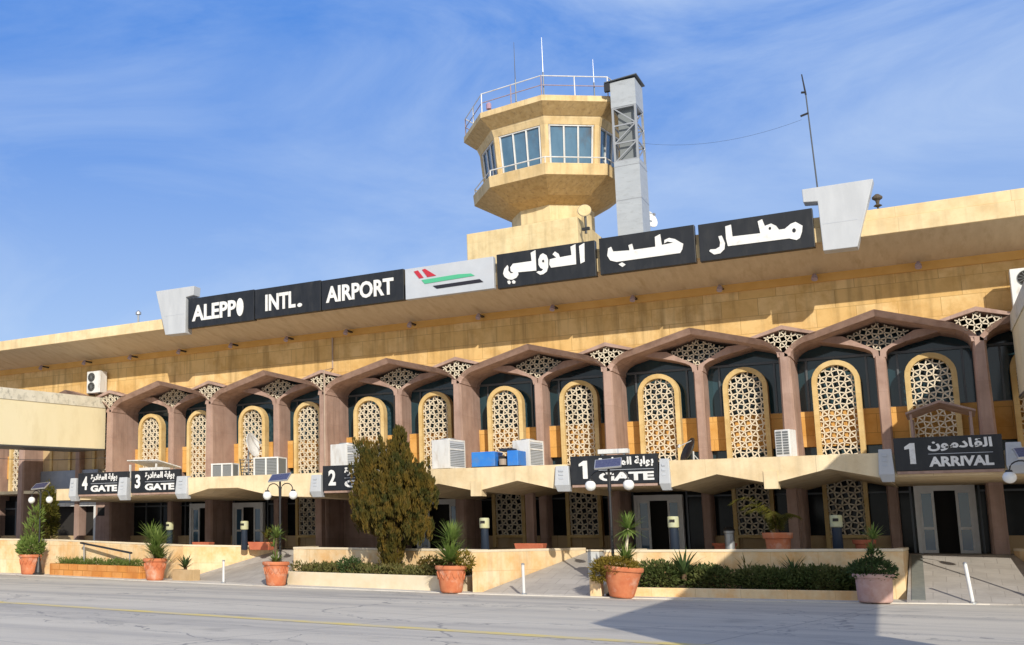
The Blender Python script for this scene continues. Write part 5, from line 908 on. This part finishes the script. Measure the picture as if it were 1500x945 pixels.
# ------------------------------------------------------------------ terracotta pots
def pot(x, y, label, m=None, h=.8, rb=.30, rt=.42, tilt=0., relief=True):
    o = thing('flower_pot', label, 'flower pot', (x,y,.025), random.uniform(0,3), 'clay pots along the kerb')
    body = [(rb*.92,0),(rb,.02),(rb+.02,.06),(rb+(rt-rb)*.5,h*.45),(rt-.03,h*.80),(rt-.02,h*.84),(rt+.02,h*.86),(rt+.035,h*.90),(rt+.035,h*.97),(rt+.01,h),(rt-.05,h),(rt-.08,h*.9)]
    MB().lathe(body, 40).build('pot_body', m or M['terracotta'], o, smooth=True)
    if relief:
        g = MB(); n = 14
        for k in range(n):
            a, b = 2*pi*k/n, 2*pi*(k+.5)/n
            def q(t, f): rr = rb+(rt-rb)*f*.92+.022; return (rr*cos(t), rr*sin(t), h*f)
            g.tube([q(a,.78),q((a+b)/2,.60),q(b,.50),q((b+2*pi*(k+1)/n)/2,.60),q(2*pi*(k+1)/n,.78)], .016, 5)
        g.build('garland_relief', m or M['terracotta'], o)
    MB().lathe([(rt-.065,h*.88),(.01,h*.9)], 20).build('soil', M['soil'], o)
    if tilt: o.rotation_euler = (0, R(tilt), 0)
    return o
def plant_root(x, y, z, name, label): return thing(name, label, 'plant', (x,y,z), 0)
pot(-33.2,-5.0,'leftmost terracotta pot, beside the left lamp post', h=.84, rb=.34, rt=.46)
o = plant_root(-33.2,-5.0,.75,'potted_shrub','leafy green shrub with a tall leaning shoot in the leftmost pot')
g = MB().tube([(0,0,0),(.05,0,.6),(.1,.0,1.2),(.35,0,1.9)], .03, 6, .012).tube([(0,0,0),(-.15,0,.5)], .025, 5).tube([(0,0,0),(.2,.05,.5)], .025, 5); g.build('stem', M['bark'], o)
g = MB(); leaves(g,(0,0,.40),(.55,.5,.42),1100,.24,.065,.6); leaves(g,(.1,0,1.1),(.34,.3,.5),190,.28,.05,.9); leaves(g,(.3,0,1.75),(.28,.28,.4),130,.28,.05,.9); g.build('foliage', M['yucca'], o)
pot(-24.97,-6.85,'terracotta pot with garland relief in front of the grassy planter')
o = plant_root(-24.97,-6.85,.72,'potted_yucca','bushy fresh green yucca in the pot in front of the grassy planter')
g = MB().tube([(0,0,0),(0,0,.7)], .045, 6).tube([(0,0,0),(-.2,.1,.9)], .04, 6); g.build('stem', M['bark'], o)
g = MB(); rosette(g,(0,0,.2),120,.9,.07,15,88,.35); rosette(g,(.1,0,.55),90,.9,.065,25,88,.3); rosette(g,(-.3,.1,.8),80,.8,.06,20,88,.35); rosette(g,(.15,.1,.05),60,.75,.07,5,60,.5); g.build('blades', M['yucca'], o)
pot(-18.94,-8.05,'terracotta pot at the left end of the conifer planter', h=.78)
o = plant_root(-18.94,-8.05,.68,'potted_dracaena','slender dracaena with one bare stem in the pot left of the conifer planter')
MB().tube([(0,0,0),(-.02,0,.45),(.02,0,.9)], .03, 6).build('stem', M['bark'], o)
g = MB(); rosette(g,(.02,0,.9),60,.55,.07,5,85,.5); rosette(g,(-.1,0,.62),24,.45,.06,0,70,.5); rosette(g,(0,0,.05),50,.5,.07,20,85,.4); g.build('blades', M['yucca'], o)
pot(-12.39,-8.95,'terracotta pot with garland relief at the foot of the middle ramp wall', h=.77)
o = plant_root(-12.39,-8.95,.68,'potted_yucca','two tiered spiky yucca in the pot at the foot of the middle ramp wall')
MB().tube([(0,0,0),(.02,0,.5),(.05,0,1.0)], .05, 6).build('stem', M['bark'], o)
g = MB(); rosette(g,(0,0,.2),150,.85,.075,5,85,.28); rosette(g,(.05,0,.8),120,.72,.06,-5,88,.22); g.build('blades', M['yucca'], o)
g = MB(); leaves(g,(.42,.05,.25),(.25,.25,.25),260,.12,.05); g.build('side_growth', M['succ'], o)
pot(-7.62,-8.75,'tilted flaring terracotta pot overgrown by a yellow succulent', h=.82, rb=.30, rt=.50, tilt=5, relief=False)
o = plant_root(-7.62,-8.75,.72,'potted_succulent','yellow green succulent mat spilling over the tilted pot')
g = MB().tube([(0,0,0),(-.3,0,.1)], .03, 5); g.build('stem', M['bark'], o)
g = MB(); leaves(g,(-.12,-.05,.12),(.62,.55,.24),2600,.09,.035,.2,.4); leaves(g,(-.52,-.12,-.08),(.24,.3,.24),700,.09,.035,-.1,.3); g.build('foliage', M['succ'], o)
o = plant_root(-7.5,-8.65,.82,'potted_yucca','spiky two tufted yucca above the yellow succulent')
MB().tube([(0,0,0),(.05,0,.5),(.12,0,1.05)], .035, 6).build('stem', M['coping'], o)
g = MB(); rosette(g,(.12,0,1.0),95,.56,.06,-30,88,.25); rosette(g,(.0,0,.15),80,.62,.055,15,88,.3); g.build('blades', M['yucca'], o)
pot(-1.79,-7.6,'pale pink clay pot in the shade at the foot of the arrivals ramp', M['pinkpot'], .7, .36, .43, relief=False)
o = plant_root(-1.79,-7.6,.62,'potted_shrub','round dark leaved shrub with a thin dracaena shoot in the pale pink pot')
MB().tube([(0,0,0),(.0,0,.5),(.06,0,1.0)], .025, 6).build('stem', M['bark'], o)
g = MB(); leaves(g,(0,0,.17),(.52,.48,.27),1500,.1,.05,.2); leaves(g,(.05,0,.5),(.18,.18,.2),160,.12,.04,.5); g.build('foliage', M['yuccad'], o)
g = MB(); rosette(g,(.06,0,.95),50,.42,.05,5,88,.3); rosette(g,(.03,0,.6),30,.36,.05,5,85,.3); g.build('blades', M['yucca'], o)
# pots and boxes on the terrace
def tub(x, y, rb, rt, h, label, m, sq=False):
    o = thing('planter_tub', label, 'planter tub', (x,y,1.12), 0, 'red planter tubs on the terrace')
    if sq: MB().add([(-rb,-.18,0),(rb,-.18,0),(rb,.18,0),(-rb,.18,0),(-rt,-.22,h),(rt,-.22,h),(rt,.22,h),(-rt,.22,h)],[(0,3,2,1),(4,5,6,7),(0,1,5,4),(1,2,6,5),(2,3,7,6),(3,0,4,7)]).build('tub_body', m, o, bev=.02)
    else: MB().lathe([(rb,0),(rt-.05,h*.72),(rt,h*.74),(rt+.02,h),(rt-.05,h),(rt-.06,h*.95)], 28).build('tub_body', m, o, smooth=True)
    return o
tub(-4.2,-5.0,.29,.38,.62,'large red clay tub on the terrace holding a drooping palm',M['terracotta'])
o = plant_root(-4.2,-5.0,1.6,'potted_palm','yellow green palm with long drooping fronds in the large red tub')
MB().tube([(0,0,0),(0,0,.35)], .05, 7).build('stem', M['bark'], o)
g = MB(); rosette(g,(0,0,.2),22,.55,.028,50,88,.8)
for az, l, el in ((pi*1.02,1.05,84),(pi*1.12,.8,86),(pi*.9,.7,82),(.15,.5,82),(-.5,.5,84),(pi*1.5,.55,84),(pi*.6,.55,84),(pi*1.3,.7,86)):
    p = Vector((0,0,.25)); e = R(el)
    for i in range(18):
        p = p+Vector((cos(az)*cos(e),sin(az)*cos(e),sin(e)))*l*1.6/18; e -= .045+.011*i
        for s in (-1, 1):
            for q in (0, .5): g.leaf(p+Vector((0,0,.02*q)), (cos(az+s*(.9+q*.3)),sin(az+s*(.9+q*.3)),-.35-q*.4), .30, .02)
g.build('fronds', M['olive'], o)
tub(-22.1,-4.0,.42,.5,.3,'long red planter box on the terrace near gate 3',M['redpot'],True)
rosette_plant(-21.85,-4.0,1.4,22,.6,.05,'thin sapling in the long red planter box near gate 3',M['olive'],'sapling',45,88,.5)
tub(-12.0,-3.0,.45,.5,.28,'low red planter box in the shade right of a navy bin',M['redpot'],True)
tub(-2.15,-4.0,.2,.28,.42,'small dark red tub in the shade near the arrivals door',M['redpot'])
tub(-6.1,-2.0,.3,.36,.3,'dark red tub in the shade behind the hedge',M['redpot'])
tub(-25.4,-3.2,.35,.42,.28,'dark red tub in shade behind the bushy yucca',M['redpot'],True)

# ------------------------------------------------------------------ solar street lamps
def lamp(x, y, label, h=3.55, rz=0.):
    o = thing('street_lamp', label, 'street lamp', (x,y,.02), rz, 'twin globe solar lamps along the kerb')
    MB().lathe([(.24,0),(.24,.06),(.17,.1),(.13,.35),(.075,.6),(.06,.75),(.05,.8)], 14).build('base', M['iron'], o, smooth=True)
    MB().tube([(0,0,.7),(0,0,h-.1)], .042, 10, .034).build('pole', M['iron'], o, smooth=True)
    for s in (-1, 1):
        pts = [(s*.04,0,h-.62)]+[(s*(.27-.23*cos(R(t))), 0, h-.40+.20*sin(R(t))) for t in range(0,181,20)]+[(s*.52,0,h-.46)]
        pts[0] = (s*.03,0,h-.75)
        a = MB().tube(pts, .018, 7).build('arm', M['iron'], o, smooth=True)
        MB().lathe([(.07,.0),(.08,-.05),(.05,-.08)], 12, (s*.52,0,h-.42)).build('globe_cap', M['iron'], a)
        MB().ball((s*.52,0,h-.60), .15).build('globe', M['globe'], o, smooth=True)
    p = MB().box(-.34,.34,-.22,.22,-.02,.02).build('solar_panel', M['solar'], o); p.location = (0,-.02,h); p.rotation_euler = (R(33),R(-4),R(8))
    MB().box(-.36,.36,-.24,-.22,-.025,.025).box(-.36,.36,.22,.24,-.025,.025).box(-.36,-.34,-.22,.22,-.025,.025).box(.34,.36,-.22,.22,-.025,.025).build('panel_frame', M['alu'], p)
    return o
lamp(-32.75,-4.95,'twin globe solar lamp at the far left behind the leftmost pot',3.75)
lamp(-19.2,-7.35,'twin globe solar lamp beside the pot at the left end of the conifer planter',3.6)
lamp(-7.95,-8.15,'twin globe solar lamp in front of the gate 1 sign',3.62)
lamp(1.75,-6.35,'twin globe solar lamp at the right edge, only its left globe showing',3.65)
# bollards, bins, handrail
for x, y, h, lb, tl in ((-21.5,-7.4,.78,'thin white kerb post on the left ramp',0),(-10.3,-8.75,.85,'thin white kerb post in the middle of the middle ramp',0),(.22,-6.75,.98,'thin white kerb post on the arrivals ramp, leaning left',-5)):
    o = thing('bollard', lb, 'bollard', (x,y,.0), 0, 'thin white posts at the ramps'); o.rotation_euler = (0,R(tl),0)
    MB().tube([(0,0,-.02),(0,0,h)], .042, 12).build('post', M['whitepaint'], o, smooth=True)
    MB().lathe([(.05,h-.01),(.05,h+.02),(.02,h+.04)], 12).build('cap', M['steel'], o)
    MB().lathe([(.09,.0),(.09,.05),(.06,.07)], 12).build('foot', M['steel'], o)
def bin_(x, y, label):
    o = thing('litter_bin', label, 'litter bin', (x,y,1.12), 0, 'navy litter bins with pale yellow tops')
    MB().lathe([(.12,0),(.135,.02),(.12,.72),(.125,.76)], 16).build('bin_body', M['navy'], o, smooth=True)
    MB().lathe([(.13,.76),(.155,.78),(.155,1.06),(.14,1.09)], 16).build('bin_top', M['paleyel'], o, smooth=True)
    MB().box(-.07,.07,-.165,-.14,.92,1.0).build('slot', M['dark'], o)
for x, y, lb in ((-26.8,-3.6,'navy and pale yellow litter bin under the gate 3 sign'),(-22.75,-4.2,'navy and pale yellow litter bin left of the long red planter box'),(-12.45,-6.0,'navy and pale yellow litter bin on the terrace above the middle ramp'),
                 (-6.85,-5.6,'navy and pale yellow litter bin in front of the gate 1 door'),(-2.7,-5.2,'navy and pale yellow litter bin in front of a dim lattice near arrivals')): bin_(x, y, lb)
o = thing('ash_bin', 'small grey metal ash bin on the terrace right of the gate 1 door', 'ash bin', (-5.85,-2.6,1.12))
MB().lathe([(.14,0),(.14,.6),(.16,.62),(.16,.68)], 16).build('bin_body', M['steel'], o, smooth=True); MB().lathe([(.17,.68),(.17,.72),(.1,.8)], 16).build('lid', M['iron'], o)
o = thing('handrail', 'dark metal handrail slanting down over the orange planter', 'handrail', (-30.6,-4.5,0))
MB().beam((-.1,-.1,1.36),(3.3,-.9,.98),.09,.07).build('rail', M['iron'], o); MB().tube([(.15,-.15,.4),(.12,-.15,1.33)], .03, 7).tube([(3.2,-.88,.4),(3.2,-.88,.98)], .03, 7).build('rail_post', M['steel'], o)
o = thing('concrete_block', 'pale concrete block at the top right of the middle ramp', 'block', (-8.9,-6.3,0))
MB().box(-.22,.12,-.2,.2,0,1.2).build('block', mat('pale_block', (.55,.56,.54), (.48,.49,.48), scale=3, bump=.2), o, bev=.02)
MB().box(-.24,.14,-.22,.22,1.201,1.25).build('cap', M['coping'], o, bev=.01)
o = thing('guard_stub', 'short yellow stone stub beside the tilted pot', 'stub post', (-8.35,-8.45,0))
MB().box(-.16,.16,-.14,.14,0,.52).build('stub', M['peach'], o, bev=.03); MB().box(-.17,.17,-.15,.15,.521,.56).build('cap', M['coping'], o)

# ------------------------------------------------------------------ things on the canopies and walls
def ac_box(x, y, z, w, d, h, rz, label, fan=True):
    o = thing('air_conditioner', label, 'air conditioner', (x,y,z), R(rz), 'air conditioners on the canopies')
    MB().box(0,w,0,d,.06,h).build('cabinet', M['whitepaint'], o, bev=.015)
    g = MB().box(w,w+.02,0,.05,.06,h).box(w,w+.02,d-.05,d,.06,h).box(w,w+.02,.05,d-.05,h-.06,h).box(w,w+.02,.05,d-.05,.06,.12).box(w,w+.02,.05,d-.05,h*.66,h*.66+.04)
    g.build('coil_frame', M['whitepaint'], o)
    q = MB().box(w+.002,w+.008,.05,d-.05,.12,h-.06).build('coil_grille', M['panel'], o)
    g = MB()
    for k in range(14): zz = .14+(h-.24)*k/14; g.box(w+.008,w+.016,.05,d-.05,zz,zz+.018)
    g.build('fin_slat', M['grille'], q)
    g = MB()
    for a in (0.05,w-.12):
        for b in (.05,d-.12): g.box(a,a+.07,b,b+.07,0,.06)
    g.build('foot', M['steel'], o)
    MB().tube([(.1,d,.3),(.1,d+.25,.3),(.1,d+.4,.05),(.12,d+3.2,.05)], .025, 6).tube([(.2,d,.25),(.2,d+.3,.2),(.22,d+3.,.04)], .015, 6).build('coolant_pipe', M['iron'], o)
    if fan: MB().lathe([(min(w,d)*.38,h),(min(w,d)*.38,h+.05),(min(w,d)*.34,h+.06),(min(w,d)*.34,h+.02)], 20, (w/2,d/2,0)).build('fan_ring', M['steel'], o)
    return o
ac_box(-18.75,-4.6,3.84,.75,.95,1.08,-12,'large white air conditioner above the gate 2 sign, left of the conifer tip')
ac_box(-17.35,-4.4,3.84,.75,.7,.82,-12,'lower white air conditioner half behind the conifer at left')
ac_box(-14.75,-4.7,3.84,.70,.95,1.04,-12,'large white air conditioner on the canopy right of the conifer')
ac_box(-12.15,-4.0,3.84,.62,.9,.95,-12,'white air conditioner behind the blue generator')
o = thing('generator', 'bright blue generator set with an open middle bay on the canopy', 'generator', (-13.25,-4.9,3.84), R(-3))
MB().box(0,.82,0,.7,.06,.55).build('engine_cabinet', M['blue'], o, bev=.02); MB().box(1.25,1.62,0,.7,.06,.55).build('control_cabinet', M['blue'], o, bev=.02)
MB().box(-.03,1.65,.02,.68,0,.06).box(.82,1.25,.3,.66,.06,.4).build('base_frame', M['dark'], o); MB().box(.95,1.35,.1,.6,.551,.64).build('fuel_tank', M['navy'], o)
MB().lathe([(.14,0),(.14,.2)], 14, (1.03,.2,.1)).build('alternator', mat('alternator', (.35,.28,.22), rough=.5), o); MB().tube([(0,.35,.3),(-.12,.35,.3),(-.12,.35,.2)], .05, 7).build('exhaust', M['iron'], o)
def condenser(x, y, z, w, d, h, n, rz, label):
    o = thing('condenser_unit', label, 'condenser unit', (x,y,z), R(rz), 'grilled condenser units on the left canopy')
    MB().box(0,w,.03,d,.04,h).build('coil_block', M['grille'], o)
    g = MB().box(-.01,w+.01,0,d+.01,h,h+.05).box(-.01,w+.01,0,d+.01,0,.045)
    for k in range(n+1): xx = (w-.06)*k/n; g.box(xx,xx+.06,0,.04,.045,h)
    g.box(w-.03,w+.012,d-.05,d+.01,.045,h).build('white_frame', M['whitepaint'], o)
    g = MB()
    for k in range(10): g.box(.05,w-.05,.022,.03,.07+(h-.1)*k/10,.07+(h-.1)*k/10+.015)
    g.build('fin_slat', M['steel'], o)
    return o
condenser(-23.9,-4.8,3.86,.95,.5,.5,2,5,'low white framed condenser unit, left one on the left canopy')
condenser(-21.95,-4.8,3.86,1.05,.7,.66,2,5,'tall white framed condenser unit left of the solar lamp head')
o = thing('metal_ladder', 'short dark slatted step ladder between the two condenser units', 'ladder', (-22.75,-4.4,3.86), R(5))
MB().beam((0,0,0),(-.35,.5,.75),.04).beam((.6,0,0),(.25,.5,.75),.04).build('stringer', M['iron'], o)
g = MB()
for k in range(6): t = .08+k*.17; g.box(-.35*t,.6-.35*t,.5*t-.04,.5*t+.04,.75*t,.75*t+.025)
g.build('rung', M['darkalu'], o)
dish((-23.35,-3.0,3.86), .50, R(95), 12, 'white dish seen nearly edge on before a lattice window above the left canopy', M['whitepaint'], 1.35)
def split_ac(x, y, z, w, d, h, rz, fans, label):
    o = thing('air_conditioner', label, 'air conditioner', (x,y,z), R(rz), 'air conditioners on the walls')
    MB().box(0,w,0,d,0,h).build('cabinet', M['whitepaint'], o, bev=.02)
    for cx, cz, r in fans:
        g = MB(); g.lathe([(r,0),(r,.02),(r*.93,.025),(r*.93,.0)], 22); f = g.build('fan_ring', M['grille'], o); f.location = (cx,-.001,cz); f.rotation_euler = (R(90),0,0)
        q = MB().lathe([(r*.9,.004),(r*.88,.008)], 22).build('fan_opening', M['dark'], f)
        g = MB()
        for k in range(6): a = pi*k/6; g.beam((r*.9*cos(a),r*.9*sin(a),.02),(-r*.9*cos(a),-r*.9*sin(a),.02),.014)
        g.build('fan_guard', M['grille'], f)
    MB().beam((.1,d,-.04),(.1,0,-.04),.05).beam((w-.1,d,-.04),(w-.1,0,-.04),.05).build('wall_bracket', M['iron'], o)
    return o
split_ac(-34.45,-.32,8.42,.85,.5,1.05,0,[(.30,.30,.22),(.30,.76,.22)],'white twin fan air conditioner on the ochre wall above the left bridge')
split_ac(1.98,-.65,8.28,.9,.42,1.15,0,[(.4,.30,.24),(.4,.84,.24)],'white twin fan air conditioner on the right bridge at the picture edge')
split_ac(-4.1,-4.9,3.86,.42,.42,.78,-18,[],'narrow white slatted air conditioner on the canopy left of the arrivals bays')
o = bpy.data.objects['air_conditioner.006']; g = MB()
for k in range(9):
    for a in (.04,.23): g.box(a,a+.15,-.012,-.002,.08+k*.075,.08+k*.075+.05)
g.build('louvre', M['grille'], o)
o = thing('light_box', 'flat white light box standing on top of the gate 1 sign', 'light box', (-9.0,-5.3,4.07))
MB().box(0,.9,0,.25,.06,.2).build('box', M['whitepaint'], o, bev=.01); MB().box(.1,.16,.05,.2,-.27,.06).box(.74,.8,.05,.2,-.27,.06).build('bracket', M['steel'], o); MB().box(.6,.63,-.004,0,.06,.2).build('seam', M['panel'], o)
dish((-6.75,-2.6,3.85), .42, R(-60), 25, 'small dark dish on the canopy right of the gate 1 sign', M['iron'], .45)
def shelter(x, y, z, w, d, h, label, gable, m):
    o = thing('roof_shelter', label, 'shelter', (x,y,z), 0, 'small frame shelters on the canopies')
    g = MB()
    for a in (0,w):
        for b in (0,d): g.box(a-.03,a+.03,b-.03,b+.03,0,h)
    g.build('post', m, o)
    if gable:
        MB().xz([(-.12,h),(w*.5,h+.28),(w+.12,h),(w+.12,h+.05),(w*.5,h+.34),(-.12,h+.05)], -.1, d+.1).build('gable_roof', m, o)
    else:
        MB().add([(-.1,-.1,h+.15),(w+.1,-.1,h+.12),(w+.2,d+.2,h-.1),(-.0,d+.2,h-.07),(-.1,-.1,h+.19),(w+.1,-.1,h+.16),(w+.2,d+.2,h-.06),(-.0,d+.2,h-.03)],[(0,3,2,1),(4,5,6,7),(0,1,5,4),(1,2,6,5),(2,3,7,6),(3,0,4,7)]).build('roof_sheet', m, o)
    return o
shelter(-28.1,-4.6,3.81,1.35,1.2,.72,'small white sheet roofed shelter on thin posts above the gate 3 and 4 signs',False,M['whitepaint'])
o = thing('white_cabinet', 'low white cabinet behind the gate 3 sign under the sheet roof', 'cabinet', (-27.4,-4.9,3.81)); MB().box(0,1.2,0,.5,.02,.55).build('cabinet', M['whitepaint'], o, bev=.015); MB().box(.58,.6,-.004,0,.06,.5).build('door_seam', M['grille'], o)
shelter(-.75,-4.6,3.81,1.35,1.6,1.1,'brown gabled frame shelter standing above the arrivals sign',True,M['fin'])
